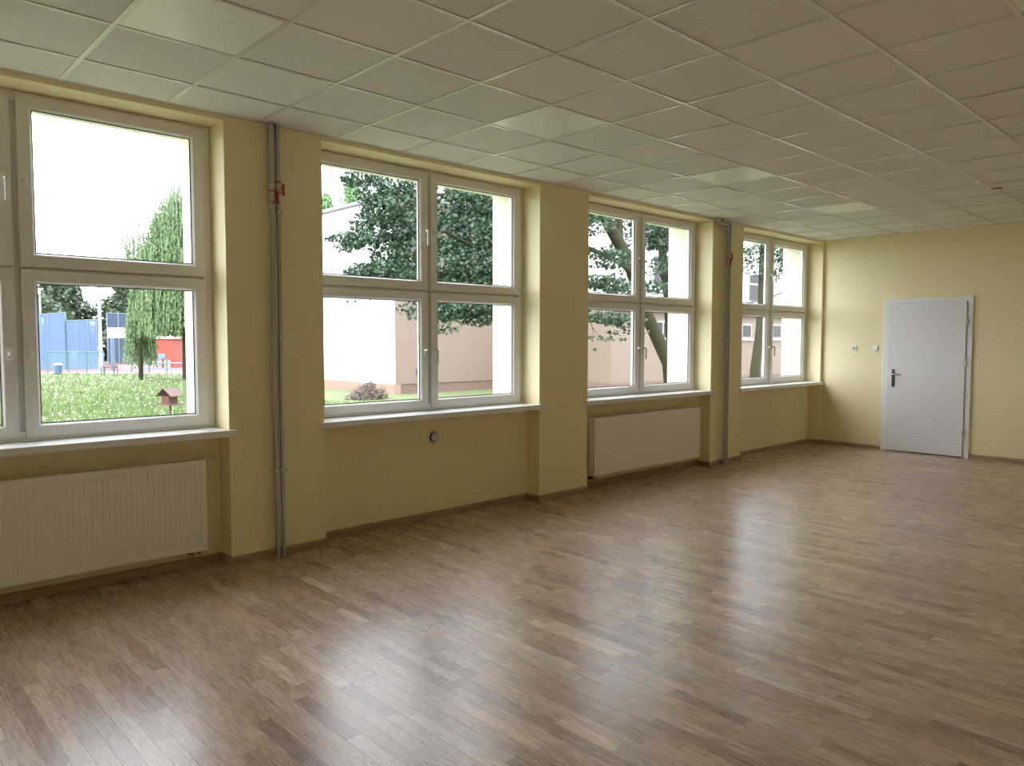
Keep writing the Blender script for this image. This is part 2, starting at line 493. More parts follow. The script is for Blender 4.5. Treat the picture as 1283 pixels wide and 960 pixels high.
SF = [(4, 5, 6, 7), (0, 1, 5, 4), (1, 2, 6, 5), (2, 3, 7, 6), (3, 0, 4, 7), (0, 3, 2, 1)]
def strip_verts(s, g=.0004, lift=0.0):
    x0, x1, y0, y1 = s
    return [(x0 + g, y0 + g, -.013), (x1 - g, y0 + g, -.013), (x1 - g, y1 - g, -.013), (x0 + g, y1 - g, -.013),
            (x0 + g, y0 + g, lift), (x1 - g, y0 + g, lift), (x1 - g, y1 - g, lift), (x0 + g, y1 - g, lift)]
def tone():
    t = min(1, max(0, random.gauss(.56, .22)))
    if random.random() < .03: t = random.uniform(.02, .12)
    return (t, random.random(), random.random())
SV = []; SFs = []; ST = []
for i, s in enumerate(strips):
    t = tone(); lift = random.uniform(-.0001, .0001)
    vs = strip_verts(s, lift=lift)
    if i in near:
        mesh_np('floor_strip', vs, SF, M['oak'], floor, attr=[t] * 6)
    else:
        n = len(SV); SV += vs; SFs += [tuple(k + n for k in f) for f in SF]; ST += [t] * 6
far_strips = mesh_np('floor_strips_far', SV, SFs, M['oak'], floor, attr=ST)
far_strips.name = 'floor_strips'
far_strips['kind'] = 'stuff'

# ------------------------------------------------------------------ walls
w = MB()
edges = [XN]
for a, b_ in NICHE: edges += [a, b_]
edges += [XF]
for k in range(0, len(edges), 2):
    if edges[k + 1] - edges[k] > .001:
        w.box(edges[k], edges[k + 1], 0, .30, -.02, H + .35)
for a, b_ in NICHE:
    w.box(a, b_, YU, .30, -.02, ZS)
    w.box(a, b_, 0, .30, ZL, H + .35)
wl = w.build('wall_left', M['wall']); wl['kind'] = 'structure'
w = MB()                                      # rendered outer leaf with narrower openings
ed = [XN]
for a, b_ in NICHE: ed += [a + .055, b_ - .062]
ed += [XF + .35]
for k in range(0, len(ed), 2): w.box(ed[k], ed[k + 1], .301, YE, -1.2, H + .5)
for a, b_ in NICHE:
    w.box(a + .055, b_ - .062, .301, YE, -1.2, .93)
    w.box(a + .055, b_ - .062, .301, YE, 3.0, H + .5)
wo_ = w.build('wall_left_outside', M['extyellow']); wo_['kind'] = 'structure'
far = MB().box(XF, XF + .3, YR - .1, .30, -.02, H + .35).build('wall_far', M['wall']); far['kind'] = 'structure'
o = MB().box(XN - .3, XN, YR - .1, .60, -.02, H + .35).build('wall_near', M['wall']); o['kind'] = 'structure'
o = MB().box(XN, XF, YR - .3, YR, -.02, H + .35).build('wall_right', M['wall']); o['kind'] = 'structure'

# baseboards
prof = [(0.0, 0.0), (.016, 0.0), (.016, .045), (.012, .055), (.004, .060), (0.0, .060)]
runs = []
pts = [(XN, 0)]
for a, b_ in NICHE: pts += [(a, 0), (a, YU), (b_, YU), (b_, 0)]
pts += [(XF, 0)]
bb = empty('baseboard_left', (2.5, 0, 0)); bb['kind'] = 'structure'
for i in range(len(pts) - 1):
    p, q = Vector(pts[i]), Vector(pts[i + 1])
    e0 = p; e1 = q
    d = (q - p).normalized()
    # mitre: neighbours decide whether the piece runs long or short
    nrm = Vector((d.y, -d.x))
    def turn(j):
        if j <= 0 or j >= len(pts) - 1: return 0
        a1 = (Vector(pts[j]) - Vector(pts[j - 1])); a2 = (Vector(pts[j + 1]) - Vector(pts[j]))
        return 1 if a1.x * a2.y - a1.y * a2.x > 0 else -1
    b = MB(); vs = []
    for P_, j, sgn in ((p, i, -1), (q, i + 1, 1)):
        for o_, z in prof:
            ext = turn(j) * o_ * sgn
            vs.append((P_.x + nrm.x * o_ + d.x * ext, P_.y + nrm.y * o_ + d.y * ext, z + .0003))
    n = len(prof)
    fs = [(k, n + k, n + (k + 1) % n, (k + 1) % n) for k in range(n)] + [tuple(range(n)), tuple(range(2 * n - 1, n - 1, -1))]
    b.add(vs, fs)
    b.build('baseboard_piece', M['basex'] if abs(d.x) > .5 else M['basey'], bb)
bf = empty('baseboard_far', (XF, -2, 0)); bf['kind'] = 'structure'
for y0, y1 in ((0, -.885), (-2.02, YR)):
    MB().sweep([(XF, y0), (XF, y1)], [(o_, z + .0003) for o_, z in prof]).build('baseboard_piece', M['basey'], bf)

# ------------------------------------------------------------------ windows
SPROF = [(0, .29), (0, .226), (.004, .222), (.064, .222), (.070, .225), (.082, .244), (.082, .2465), (.082, .262), (.072, .268), (.068, .29)]
GPROF = [(.082, .2445), (.0875, .2445), (.0875, .249), (.082, .249)]
FPROF = [(.0005, .30), (.0005, .242), (.003, .238), (.058, .238), (.064, .243), (.064, .30)]

def lever(root, x, z, typ):
    ys = .222
    h = MB()
    h.box(x - .017, x + .017, ys - .011, ys, z - .036, z + .036)
    base = h.build('handle', M['plastic'], root, bevel=.004)
    if typ == 'lever' or typ == 'greylever':
        g = MB()
        g.path([(x, ys - .008, z + .004), (x, ys - .040, z + .004), (x, ys - .048, z - .003), (x, ys - .050, z - .02), (x, ys - .047, z - .125)],
               [.009, .009, .0095, .0095, .008], 10)
        g.build('handle_grip', M['pvc'] if typ == 'lever' else M['hinge'], root, smooth=True)
    else:
        g = MB()
        g.lathe((x, ys - .009, z), (0, -1, 0), [(.013, 0), (.013, .016), (.0115, .026), (.006, .030)], 16)
        g.build('handle_stub', M['plastic'], root, smooth=True)

def window(idx, n0, n1, c, handles):
    root = empty('window_%d' % idx, ((n0 + n1) / 2, .26, .945)); root['kind'] = 'structure'
    z0, z1 = .945, ZL - .0005
    f = MB().ring(n0, n1, z0, z1, FPROF)
    f.box(c - .035, c + .035, .268, .2995, z0 + .06, z1 - .06)
    f.box(n0 + .06, c - .035, .262, .2995, 1.96, 2.03)
    f.box(c + .035, n1 - .06, .262, .2995, 1.96, 2.03)
    f.build('frame', M['pvc'], root, bevel=.0015, seg=1)
    k = 0
    for (za, zb) in ((1.998, 3.013), (.966, 1.980)):
        for side in (0, 1):
            xa, xb = ((n0 + .053, c - .0165), (c + .0165, n1 - .050))[side]
            s = MB().ring(xa, xb, za, zb, SPROF).build('sash', M['pvc'], root)
            MB().ring(xa, xb, za, zb, GPROF).build('gasket', M['gasket'], s)
            MB().box(xa + .080, xb - .080, .2465, .2505, za + .080, zb - .080).build('glass_pane', M['glass'], s)
            hx = xb + .006 if side else xa - .006
            for hz in (za + .055, zb - .055):
                MB().path([(hx, .229, hz - .038), (hx, .229, hz + .038)], .0085, 10).build('hinge', M['pvc'], s, smooth=True)
            t = handles[k]; k += 1
            if t:
                lever(s, (xa + .034) if side else (xb - .034), 2.50 if za > 1.5 else 1.475, t)
    # sill board, notched round the piers
    b = MB()
    b.box(n0 + .001, n1 - .001, 0.0, .245, .897, .945)
    si = MB()
    L0, L1 = n0 - .045, n1 + .045
    if L1 > XF: L1 = XF - .001
    zt, zb_ = .945, .897
    si.add([(L0, -.032, zb_), (L1, -.032, zb_), (L1, -.0005, zb_), (n1 - .0008, -.0005, zb_), (n1 - .0008, .2375, zb_), (n0 + .0008, .2375, zb_), (n0 + .0008, -.0005, zb_), (L0, -.0005, zb_),
            (L0, -.032, zt), (L1, -.032, zt), (L1, -.0005, zt), (n1 - .0008, -.0005, zt), (n1 - .0008, .2375, zt), (n0 + .0008, .2375, zt), (n0 + .0008, -.0005, zt), (L0, -.0005, zt)],
           [tuple(range(7, -1, -1)), tuple(range(8, 16))] + [(i, (i + 1) % 8, 8 + (i + 1) % 8, 8 + i) for i in range(8)])
    si.build('window_sill', M['sillw'], root, bevel=.007, seg=3)
    # metal ledge outside
    MB().box(n0 + .056, n1 - .063, .302, YE + .04, .931, .940).build('outer_ledge', M['fencesteel'], root)
    return root

window(5, *NICHE[0], MULL[0], (None,) * 4)  # unseen extra window, added at the same spacing to help light the room
window(1, *NICHE[1], MULL[1], ('lever', 'knobw', 'shiny', 'knobw'))
window(2, *NICHE[2], MULL[2], ('lever', 'knobw', 'shiny', 'greylever'))
window(3, *NICHE[3], MULL[3], ('shiny', None, 'shiny', 'greylever'))
window(4, *NICHE[4], MULL[4], ('lever', 'greylever', 'shiny', 'greylever'))

# ------------------------------------------------------------------ ceiling
XL = [XN] + [.6 * i for i in range(-8, 17)] + [XF]
YLn = [0.0] + [-.469 - .6 * j for j in range(0, 10)] + [YR]
YLn = [YLn[0]] + [y for y in YLn[1:-1] if y > YR + .05] + [YR]
ceil = MB().box(XN - .1, XF + .1, YR - .1, .30, H + .12, H + .30).build('ceiling', plain('concrete_slab', (.3, .3, .3), .9)); ceil['kind'] = 'structure'
panels = {}
PI_J = [(0, 1), (4, 1), (8, 1), (12, 1), (4, 6)]
cache = {}
for a in range(len(XL) - 1):
    for b in range(len(YLn) - 1):
        x0, x1, y1, y0 = XL[a], XL[a + 1], YLn[b], YLn[b + 1]
        i = round(x0 / .6); j = b - 1
        if b >= 1 and (i, j) in PI_J and abs(x1 - x0 - .6) < .01: continue
        wx, wy = x1 - x0, y1 - y0
        key = (round(wx, 3), round(wy, 3))
        if key not in cache:
            me = bpy.data.meshes.new('ceiling_tile')
            hx, hy = wx / 2 - .004, wy / 2 - .004
            c_ = .004
            vs = [(-hx + c_, -hy + c_, 0), (hx - c_, -hy + c_, 0), (hx - c_, hy - c_, 0), (-hx + c_, hy - c_, 0),
                  (-hx, -hy, .003), (hx, -hy, .003), (hx, hy, .003), (-hx, hy, .003), (-hx, -hy, .015), (hx, -hy, .015), (hx, hy, .015), (-hx, hy, .015)]
            fs = [(0, 3, 2, 1), (0, 1, 5, 4), (1, 2, 6, 5), (2, 3, 7, 6), (3, 0, 4, 7), (4, 5, 9, 8), (5, 6, 10, 9), (6, 7, 11, 10), (7, 4, 8, 11), (8, 9, 10, 11)]
            me.from_pydata(vs, [], fs); me.update(); me.materials.append(M['tile']); cache[key] = me
        link_mesh('ceiling_tile', cache[key], None, ceil, ((x0 + x1) / 2, (y0 + y1) / 2, H + .0045))
for y in YLn[1:-1]:
    MB().box(XN, XF, y - .012, y + .012, H - .0006, H + .0018).box(XN, XF, y - .001, y + .001, H + .0018, H + .03).build('ceiling_runner', M['tee'], ceil)
for x in XL[1:-1]:
    for b in range(len(YLn) - 1):
        y1, y0 = YLn[b] - (.0125 if b else 0), YLn[b + 1] + .0125
        t1 = random.uniform(-.0011, .0011); t2 = t1 + random.uniform(-.0002, .0002)
        q = MB()
        za, zb_ = H, H + .0016
        q.add([(x - .012, y0, za - t1), (x + .012, y0, za + t1), (x + .012, y1, za + t2), (x - .012, y1, za - t2),
               (x - .012, y0, zb_ - t1), (x + .012, y0, zb_ + t1), (x + .012, y1, zb_ + t2), (x - .012, y1, zb_ - t2)], SF)
        q.build('ceiling_cross_tee', M['tee'], ceil)
q = MB()
q.box(XN, XF, -.022, -.0005, H, H + .002).box(XN, XF, YR + .0005, YR + .022, H, H + .002)
q.box(XF - .022, XF - .0005, YR + .022, -.022, H, H + .002).box(XN + .0005, XN + .022, YR + .022, -.022, H, H + .002)
t_ = q.build('trim_1', M['tee']); t_['kind'] = 'structure'

PL = {(0, 1): 'flat square ceiling panel light nearest the first window, above its radiator end',
      (4, 1): 'flat square ceiling panel light above the stretch between second and third windows',
      (8, 1): 'flat square ceiling panel light in front of the far riser pipes',
      (12, 1): 'flat square ceiling panel light nearest the far yellow wall',
      (4, 6): 'flat square ceiling panel light cut off by the top right corner of the view',
      }
for (i, j), lab in PL.items():
    if lab is None: lab = 'flat square ceiling panel light of the row away from the windows, outside the view'
    x0 = .6 * i; y1 = -.469 - .6 * j
    cx, cy = x0 + .3, y1 - .3
    r = tag(empty('panel_light', (cx, cy, H)), lab, 'ceiling light', 'unlit square panel lights set in the tile ceiling')
    mbr = MB().ring(x0 + .004, x0 + .596, y1 - .596, y1 - .004, [(0, 0), (0, .012), (.014, .012), (.014, 0)])
    mbr.v = [(v[0], v[2], H + .0024 + v[1]) for v in mbr.v]
    mbr.build('rim', M['panelrim'], r)
    MB().box(x0 + .017, x0 + .583, y1 - .583, y1 - .017, H + .0034, H + .010).build('diffuser', M['panel'], r)

# smoke detector
r = tag(empty('smoke_detector', (7.42, -2.9, H)), 'small round white detector on the ceiling at the far right', 'smoke detector')
MB().lathe((7.42, -2.9, H - .001), (0, 0, -1), [(.056, 0), (.056, .006), (.052, .010)], 32).build('base', M['plastic'], r, smooth=True)
MB().lathe((7.42, -2.9, H - .011), (0, 0, -1), [(.044, 0), (.044, .010)], 32).build('sensor_gap', M['hole'], r, smooth=True)
MB().lathe((7.42, -2.9, H - .021), (0, 0, -1), [(.048, 0), (.048, .010), (.034, .024), (.010, .027)], 32).build('cap', M['plastic'], r, smooth=True)

# ------------------------------------------------------------------ radiators
def radiator(x0, x1, side, label, groove=.007):
    z0, z1 = .135, .745
    yf, yb = .035, .125
    root = tag(empty('radiator', ((x0 + x1) / 2, .08, z0)), label, 'radiator')
    pitch = .0333
    b = MB(); vs = []; fs = []
    n = int(round((x1 - x0 - .05) / pitch)); xs = []
    m0 = (x0 + x1) / 2 - n * pitch / 2
    xs.append((x0, 0))
    xs.append((m0 - .004, 0))
    for k in range(n):
        s = m0 + k * pitch
        xs += [(s + .004, 0), (s + .010, 1), (s + pitch - .010, 1), (s + pitch - .004, 0)]
    xs.append((x1, 0))
    zs = [(z0, 0), (z0 + .028, 0), (z0 + .045, 1), (z1 - .045, 1), (z1 - .028, 0), (z1, 0)]
    for (z, gz) in zs:
        for (xx, gx) in xs:
            vs.append((xx, yf + groove * (gz * gx), z))
    nx = len(xs)
    for r_ in range(len(zs) - 1):
        for c_ in range(nx - 1):
            fs.append((r_ * nx + c_, r_ * nx + c_ + 1, (r_ + 1) * nx + c_ + 1, (r_ + 1) * nx + c_))
    # rear closing edges
    o1 = len(vs)
    vs += [(x0, yf + .014, z0), (x1, yf + .014, z0), (x1, yf + .014, z1), (x0, yf + .014, z1)]
    T = (len(zs) - 1) * nx
    fs += [(o1, o1 + 1) + tuple(range(nx - 1, -1, -1)), (o1 + 3, o1 + 2) + tuple(range(T + nx - 1, T - 1, -1)),
           (o1, o1 + 3) + tuple(r_ * nx for r_ in range(len(zs) - 1, -1, -1)),
           (o1 + 1, o1 + 2) + tuple(r_ * nx + nx - 1 for r_ in range(len(zs) - 1, -1, -1)), (o1, o1 + 1, o1 + 2, o1 + 3)]
    b.add(vs, fs)
    b.build('front_panel', M['radiator'], root)
    MB().box(x0 + .012, x1 - .012, yb - .014, yb, z0, z1 - .004).build('rear_panel', M['radiator'], root, bevel=.004)
    # convector fins between the panels, as one part
    q = MB()
    xx = x0 + .03
    while xx < x1 - .03:
        q.box(xx, xx + .0012, yf + .016, yb - .016, z0 + .04, z1 - .03); xx += .025
    q.build('convector_fins', M['radiator'], root)['kind'] = 'stuff'
    g = MB()
    g.box(x0 + .004, x1 - .004, yf + .002, yf + .010, z1 + .0005, z1 + .006).box(x0 + .004, x1 - .004, yb - .012, yb - .004, z1 + .0005, z1 + .006)
    xx = x0 + .01
    while xx < x1 - .01:
        g.box(xx, xx + .006, yf + .010, yb - .012, z1 + .001, z1 + .004); xx += .016
    g.build('top_grille', M['radiator'], root)
    for (a, c_) in ((x0 - .001, x0 + .010), (x1 - .010, x1 + .001)):
        MB().box(a, c_, yf + .016, yb - .001, z0 + .02, z1 + .004).build('side_cover', M['radiator'], root, bevel=.002)
    for bx_ in (x0 + .25, x1 - .25):
        MB().box(bx_ - .015, bx_ + .015, yb + .0005, YU - .0005, z0 + .05, z1 - .05).build('wall_bracket', M['hinge'], root)
    s = 1 if side == 'right' else -1
    xe = x1 if s == 1 else x0
    zc = z1 - .026
    v = MB().path([(xe + s * .0015, .08, zc), (xe + s * .018, .08, zc)], .011, 14).build('valve', M['brass'], root, smooth=True)
    MB().lathe((xe + s * .018, .08, zc), (s, 0, 0), [(.019, 0), (.019, .012), (.0165, .016), (.0165, .058), (.013, .066)], 20).build('thermostat_head', M['valvewhite'], v, smooth=True)
    xc = xe - s * .055 if s == 1 else xe - .035
    if s == 1:
        c1 = MB()
        for dx in (-.025, .025):
            c1.path([(xc + dx, .085, z0 + .002), (xc + dx, .085, z0 - .022), (xc + dx + .002, .10, z0 - .034), (xc + dx + .002, YU - .001, z0 - .036)], .011, 12)
        c1.build('lower_connector', M['brass'], root, smooth=True)
        MB().box(xc - .045, xc + .045, .074, .098, z0 - .022, z0 - .008).build('valve_block', M['fitting'], root, bevel=.003)
    else:
        c1 = MB()
        c1.path([(x0 + .03, .08, z0 + .003), (x0 + .03, .08, z0 - .018), (x0 - .085, .08, z0 - .018), (x0 - .085, YU - .001, z0 - .018)], .010, 12)
        c1.path([(x0 + .075, .08, z0 + .003), (x0 + .075, .08, z0 - .04), (x0 + .075, YU - .001, z0 - .042)], .010, 12)
        c1.build('lower_connector', M['brass'], root, smooth=True)
        vv = MB().lathe((x0 - .005, .08, z0 - .018), (-1, 0, 0), [(.016, 0), (.018, .01), (.018, .045), (.014, .055)], 12).build('valve_block', M['darkmetal'], root, smooth=True)
        MB().lathe((x0 - .03, .065, z0 - .018), (0, -1, 0), [(.013, 0), (.013, .03), (.009, .034)], 12).build('valve_block', M['darkmetal'], root, smooth=True)
    return root
radiator(-1.18, .815, 'right', 'long ribbed white panel radiator below the nearest window, cut off by the left edge')
rad2 = radiator(4.86, 6.85, 'left', 'white panel radiator below the third window, valves on its left end', .0009)
# pipe rising beside the second radiator's valve
p_ = tag(MB().path([(4.722, .045, .0005), (4.722, .045, .70), (4.728, .055, .72), (4.742, .08, .722)], .008, 10).build('radiator_pipe', M['darkmetal'], None, smooth=True),
         'thin vertical pipe at the left end of the third window radiator', 'pipe')

# ------------------------------------------------------------------ riser pipes
def red_valve(root, x, y, z0, z1, r, leverdir, lx=.03):
    v = MB()
    v.lathe((x, y, z0), (0, 0, 1), [(r + .001, 0), (r + .006, .002), (r + .006, .014), (r + .003, .016), (r + .009, (z1 - z0) / 2 - .012), (r + .009, (z1 - z0) / 2 + .012),
                                     (r + .003, (z1 - z0) - .016), (r + .006, (z1 - z0) - .014), (r + .006, (z1 - z0) - .002), (r + .001, z1 - z0)], 16)
    vo = v.build('ball_valve', M['brass'], root, smooth=True)
    zm = (z0 + z1) / 2
    for zz in (z0 + .004, z1 - .010):
        MB().lathe((x, y, zz), (0, 0, 1), [(r + .0065, 0), (r + .0075, .001), (r + .0075, .006), (r + .0065, .007)], 16).build('collar', M['red'], vo, smooth=True)
    d = Vector(leverdir).normalized()
    c0 = Vector((x, y, zm))
    l = MB()
    l.path([c0 + d * (r + .006), c0 + d * (r + .022)], .007, 10)
    p1 = c0 + d * (r + .022)
    l.path([p1 + Vector((0, 0, .03)), p1 + Vector((0, 0, -.035)), p1 + d * .008 + Vector((0, 0, -.05))], [.010, .010, .007], 8)
    l.build('valve_lever', M['red'], vo, smooth=True)

def clamp(root, xa, xb, y, z, r, bolt=True):
    b = MB()
    for xx in (xa, xb):
        b.lathe((xx, y, z - .009), (0, 0, 1), [(r + .0005, 0), (r + .004, 0), (r + .004, .018), (r + .0005, .018)], 18)
    xm = (xa + xb) / 2
    for xx in (xa, xb):
        b.path([(xx, y + r + .002, z), (xx, -.0005, z)], .004, 8)
    b.box(xa - r - .018, xa - r - .002, y - .003, y + .003, z - .009, z + .009)
    b.box(xb + r + .002, xb + r + .018, y - .003, y + .003, z - .009, z + .009)
    b.box(xa + r, xb - r, y - .004, y + .004, z - .009, z + .009)
    b.build('pipe_clamp', M['fitting'], root, smooth=True)

r1 = tag(empty('heating_riser', (1.30, -.05, 0)), 'pair of grey steel heating pipes with red valves on pier between first and second windows', 'pipes')
xa, xb, yp = 1.277, 1.322, -.052
MB().path([(xa, yp, .0005), (xa, yp, 2.52)], .0165, 16).build('pipe', M['steel'], r1, smooth=True)
MB().path([(xa, yp, 2.60), (xa, yp, H - .001)], .021, 16).build('pipe', M['steel'], r1, smooth=True)
MB().path([(xb, yp, .0005), (xb, yp, 2.585)], .0150, 16).build('pipe', M['steel'], r1, smooth=True)
MB().path([(xb, yp, 2.665), (xb, yp, H - .001)], .0165, 16).build('pipe', M['steel'], r1, smooth=True)
red_valve(r1, xa, yp, 2.515, 2.605, .017, (.75, -.65, 0))
red_valve(r1, xb, yp, 2.58, 2.67, .015, (1, -.25, 0))
for (xx, zz, rr_) in ((xa, 2.607, .0235), (xa, 2.475, .021), (xb, 2.672, .020), (xb, 2.545, .0185)):
    MB().lathe((xx, yp, zz), (0, 0, 1), [(rr_ - .003, 0), (rr_, .003), (rr_, .034), (rr_ - .003, .037)], 16).build('press_fitting', M['fitting'], r1, smooth=True)
for zz in (2.455, 1.578, .632):
    clamp(r1, xa, xb, yp, zz, .0165)

r2 = tag(empty('heating_riser', (7.30, -.05, 0)), 'pair of grey steel heating pipes bent sideways under the ceiling between third and fourth windows', 'pipes')
xa, xb = 7.268, 7.322
MB().path([(xa, yp, .0005), (xa, yp, 2.50)], .017, 14).build('pipe', M['steel'], r2, smooth=True)
MB().path([(xa, yp, 2.595), (xa, yp, 2.955), (xa - .008, yp, 2.98), (xa - .035, yp, 2.995), (7.10, yp, 2.998), (7.06, yp, 3.004), (7.045, yp, 3.03), (7.045, yp, H - .001)], .020, 14).build('pipe', M['steel'], r2, smooth=True)
MB().path([(xb, yp, .0005), (xb, yp, 2.575)], .0155, 14).build('pipe', M['steel'], r2, smooth=True)
MB().path([(xb, yp, 2.665), (xb, yp, 3.0), (xb - .008, yp - .002, 3.026), (xb - .035, yp - .004, 3.038), (7.16, yp - .008, 3.040), (7.13, yp - .008, 3.045), (7.12, yp - .008, H - .001)], .0145, 14).build('pipe', M['steel'], r2, smooth=True)
red_valve(r2, xa, yp, 2.50, 2.60, .018, (.3, -.9, 0))
red_valve(r2, xb, yp, 2.575, 2.665, .016, (1, -.3, 0))
for zz in (2.35, 1.583, .632): clamp(r2, xa, xb, yp, zz, .0168)
MB().lathe((xa, yp, 2.93), (0, 0, 1), [(.021, 0), (.024, .003), (.024, .03), (.021, .033)], 16).build('press_fitting', M['fitting'], r2, smooth=True)
MB().lathe((7.045, yp, 3.02), (0, 0, 1), [(.021, 0), (.024, .003), (.024, .03), (.021, .033)], 16).build('press_fitting', M['fitting'], r2, smooth=True)

# ------------------------------------------------------------------ round air vent under the second window
vx, vz = 2.84, .715
r = tag(empty('wall_vent', (vx, YU, vz)), 'round grey air vent on the yellow wall below the second window sill', 'vent')
MB().lathe((vx, YU - .0005, vz), (0, -1, 0), [(.062, 0), (.062, .004), (.056, .010), (.047, .012), (.043, .006), (.043, .001)], 40).build('outer_ring', plain('vent_grey', (.66, .62, .58), .4), r, smooth=True)
MB().lathe((vx, YU - .0068, vz), (0, -1, 0), [(.0425, 0), (.0425, .001)], 40).build('dark_gap', M['hole'], r)
MB().lathe((vx + .002, YU - .008, vz), (0, -1, 0), [(.028, 0), (.036, .010), (.036, .016), (.030, .022), (.010, .023)], 40).build('disc', plain('vent_disc_grey', (.66, .61, .58), .35), r, smooth=True)

# ------------------------------------------------------------------ door on the far wall
d = empty('door_1', (XF, -1.45, 0)); d['kind'] = 'structure'
ya, yb = -.888, -2.012
zt = 2.16
fr = MB()
xf = XF - .0005
# casing: two jamb faces and head, mitred, with an inner rebate step
def yring(y0, y1, z1, prof):
    """three-sided frame in the yz plane; prof: (inset, x)"""
    vs = []; n = len(prof)
    for (sy, st) in ((0, 0), (0, 1), (1, 1), (1, 0)):
        for (i, xx) in prof:
            vs.append((xx, (y1 + i) if sy else (y0 - i), (z1 - i) if st else .0005))
    fs = []
    for c_ in range(3):
        for k in range(n):
            k2 = (k + 1) % n
            fs.append((c_ * n + k, (c_ + 1) * n + k, (c_ + 1) * n + k2, c_ * n + k2))
    fs.append(tuple(range(n))); fs.append(tuple(3 * n + k for k in range(n - 1, -1, -1)))
    return MB().add(vs, fs)
yring(ya, yb, zt, [(0, xf), (0, xf - .022), (.004, xf - .026), (.060, xf - .026), (.064, xf - .022), (.064, xf - .010), (.085, xf - .010), (.085, xf)]).build('door_frame', M['framewhite'], d)
MB().box(xf - .016, xf - .0105, -.98, -1.93, .004, .012).build('door_gap', M['hole'], d)
leaf = MB().box(xf - .040, xf - .0115, -.954, -1.938, .014, 2.088).build('door_leaf', M['doorwhite'], d, bevel=.002)
hd = MB().box(xf - .048, xf - .0405, -1.060, -1.022, .915, 1.165)
hd = hd.build('lock_plate', M['darkmetal'], leaf, bevel=.003)
MB().path([(xf - .046, -1.041, 1.095), (xf - .088, -1.041, 1.095), (xf - .097, -1.05, 1.095), (xf - .098, -1.08, 1.094), (xf - .095, -1.165, 1.092)], [.010, .010, .0105, .010, .0085], 12).build('handle', M['chrome'], leaf, smooth=True)
MB().lathe((xf - .0485, -1.041, 1.005), (-1, 0, 0), [(.008, 0), (.008, .004), (.006, .005)], 16).build('keyhole', M['hole'], leaf)
for hz in (1.83, 1.285, .33):
    h = MB()
    for k in range(3):
        h.lathe((xf - .048, -1.952, hz - .045 + k * .031), (0, 0, 1), [(.0085, 0), (.0085, .0295)], 14)
    h.box(xf - .044, xf - .040, -1.95, -1.925, hz - .035, hz + .035)
    h.build('hinge', M['hinge'], d, smooth=True)

# socket and switch
def plate(y, z): return MB().box(XF - .010, XF - .0004, y - .041, y + .041, z - .041, z + .041)
r = tag(empty('power_socket', (XF, -.475, 1.457)), 'white wall socket, left of the light switch beside the white door', 'socket')
plate(-.475, 1.457).build('cover_plate', M['plastic'], r, bevel=.004)
MB().lathe((XF - .0102, -.475, 1.457), (-1, 0, 0), [(.028, 0), (.028, .004), (.021, .004), (.021, .0005)], 28).build('socket_ring', M['plastic'], r, smooth=True)
MB().lathe((XF - .0103, -.475, 1.457), (-1, 0, 0), [(.0205, 0), (.0205, .0006)], 28).build('socket_recess', plain('socket_shadow', (.35, .35, .34), .5), r)
q = MB()
for dy in (-.0095, .0095): q.lathe((XF - .0110, -.475 + dy, 1.457), (-1, 0, 0), [(.0036, 0), (.0036, .0006)], 10)
q.build('pin_holes', M['hole'], r)
MB().path([(XF - .0105, -.475, 1.472), (XF - .024, -.475, 1.472)], .0028, 10).build('earth_pin', M['chrome'], r)
r = tag(empty('light_switch', (XF, -.775, 1.457)), 'white rocker light switch closest to the white door', 'switch')
plate(-.775, 1.457).build('cover_plate', M['plastic'], r, bevel=.004)
q = MB()
q.add([(XF - .0102, -.775 - .027, 1.457 - .027), (XF - .0102, -.775 + .027, 1.457 - .027), (XF - .0102, -.775 + .027, 1.457 + .027), (XF - .0102, -.775 - .027, 1.457 + .027),
       (XF - .017, -.775 - .026, 1.457 - .026), (XF - .017, -.775 + .026, 1.457 - .026), (XF - .0125, -.775 + .026, 1.457 + .026), (XF - .0125, -.775 - .026, 1.457 + .026)], SF)
q.build('rocker', M['plastic'], r, bevel=.001)

# ================================================================== OUTSIDE
GZ = -.85
g_ = MB().add([(-60, .62, GZ), (140, .62, GZ), (140, 160, GZ), (-60, 160, GZ), (-60, .62, GZ - .3), (140, .62, GZ - .3), (140, 160, GZ - .3), (-60, 160, GZ - .3)], SF)
ground = g_.build('ground', M['ground']); ground['kind'] = 'structure'

# --- grass blades, flowers (stuff)
def scatter_region(px0, px1, n, dmin, dmax):
    """ground points seen between two photo columns, random depth"""
    pts = []
    while len(pts) < n:
        px = random.uniform(px0, px1)
        d_ = 1 / random.uniform(1 / dmax, 1 / dmin)
        a = at(px, 480, d_)
        pts.append((a.x, a.y))
    return pts
def blades(pts, hmin, hmax, wd):
    V = []; F = []; T = []
    for (x_, y_) in pts:
        for k in range(3):
            a = random.uniform(0, 2 * PI); h = random.uniform(hmin, hmax); l = random.uniform(.1, .6) * h
            dx, dy = math.cos(a), math.sin(a)
            bx_, by_ = x_ + random.uniform(-.08, .08), y_ + random.uniform(-.08, .08)
            n = len(V)
            V += [(bx_ - dy * wd, by_ + dx * wd, GZ), (bx_ + dy * wd, by_ - dx * wd, GZ), (bx_ + dx * l, by_ + dy * l, GZ + h)]
            F.append((n, n + 1, n + 2)); T.append((random.random(), 0, 0))
    return V, F, T
gp = scatter_region(-30, 300, 9000, 18, 56)
gp = [p for p in gp if not (p[0] > 18.1 and p[1] > 16.9)]
V, F, T = blades(gp, .08, .30, .02)
gp = scatter_region(395, 640, 6500, 17, 30) + scatter_region(730, 1000, 1500, 12, 30)
V2, F2, T2 = blades([p for p in gp if not (p[0] > 18.1 and p[1] > 16.9)], .03, .12, .016)
nv = len(V); V += V2; F += [tuple(i + nv for i in f) for f in F2]; T += T2
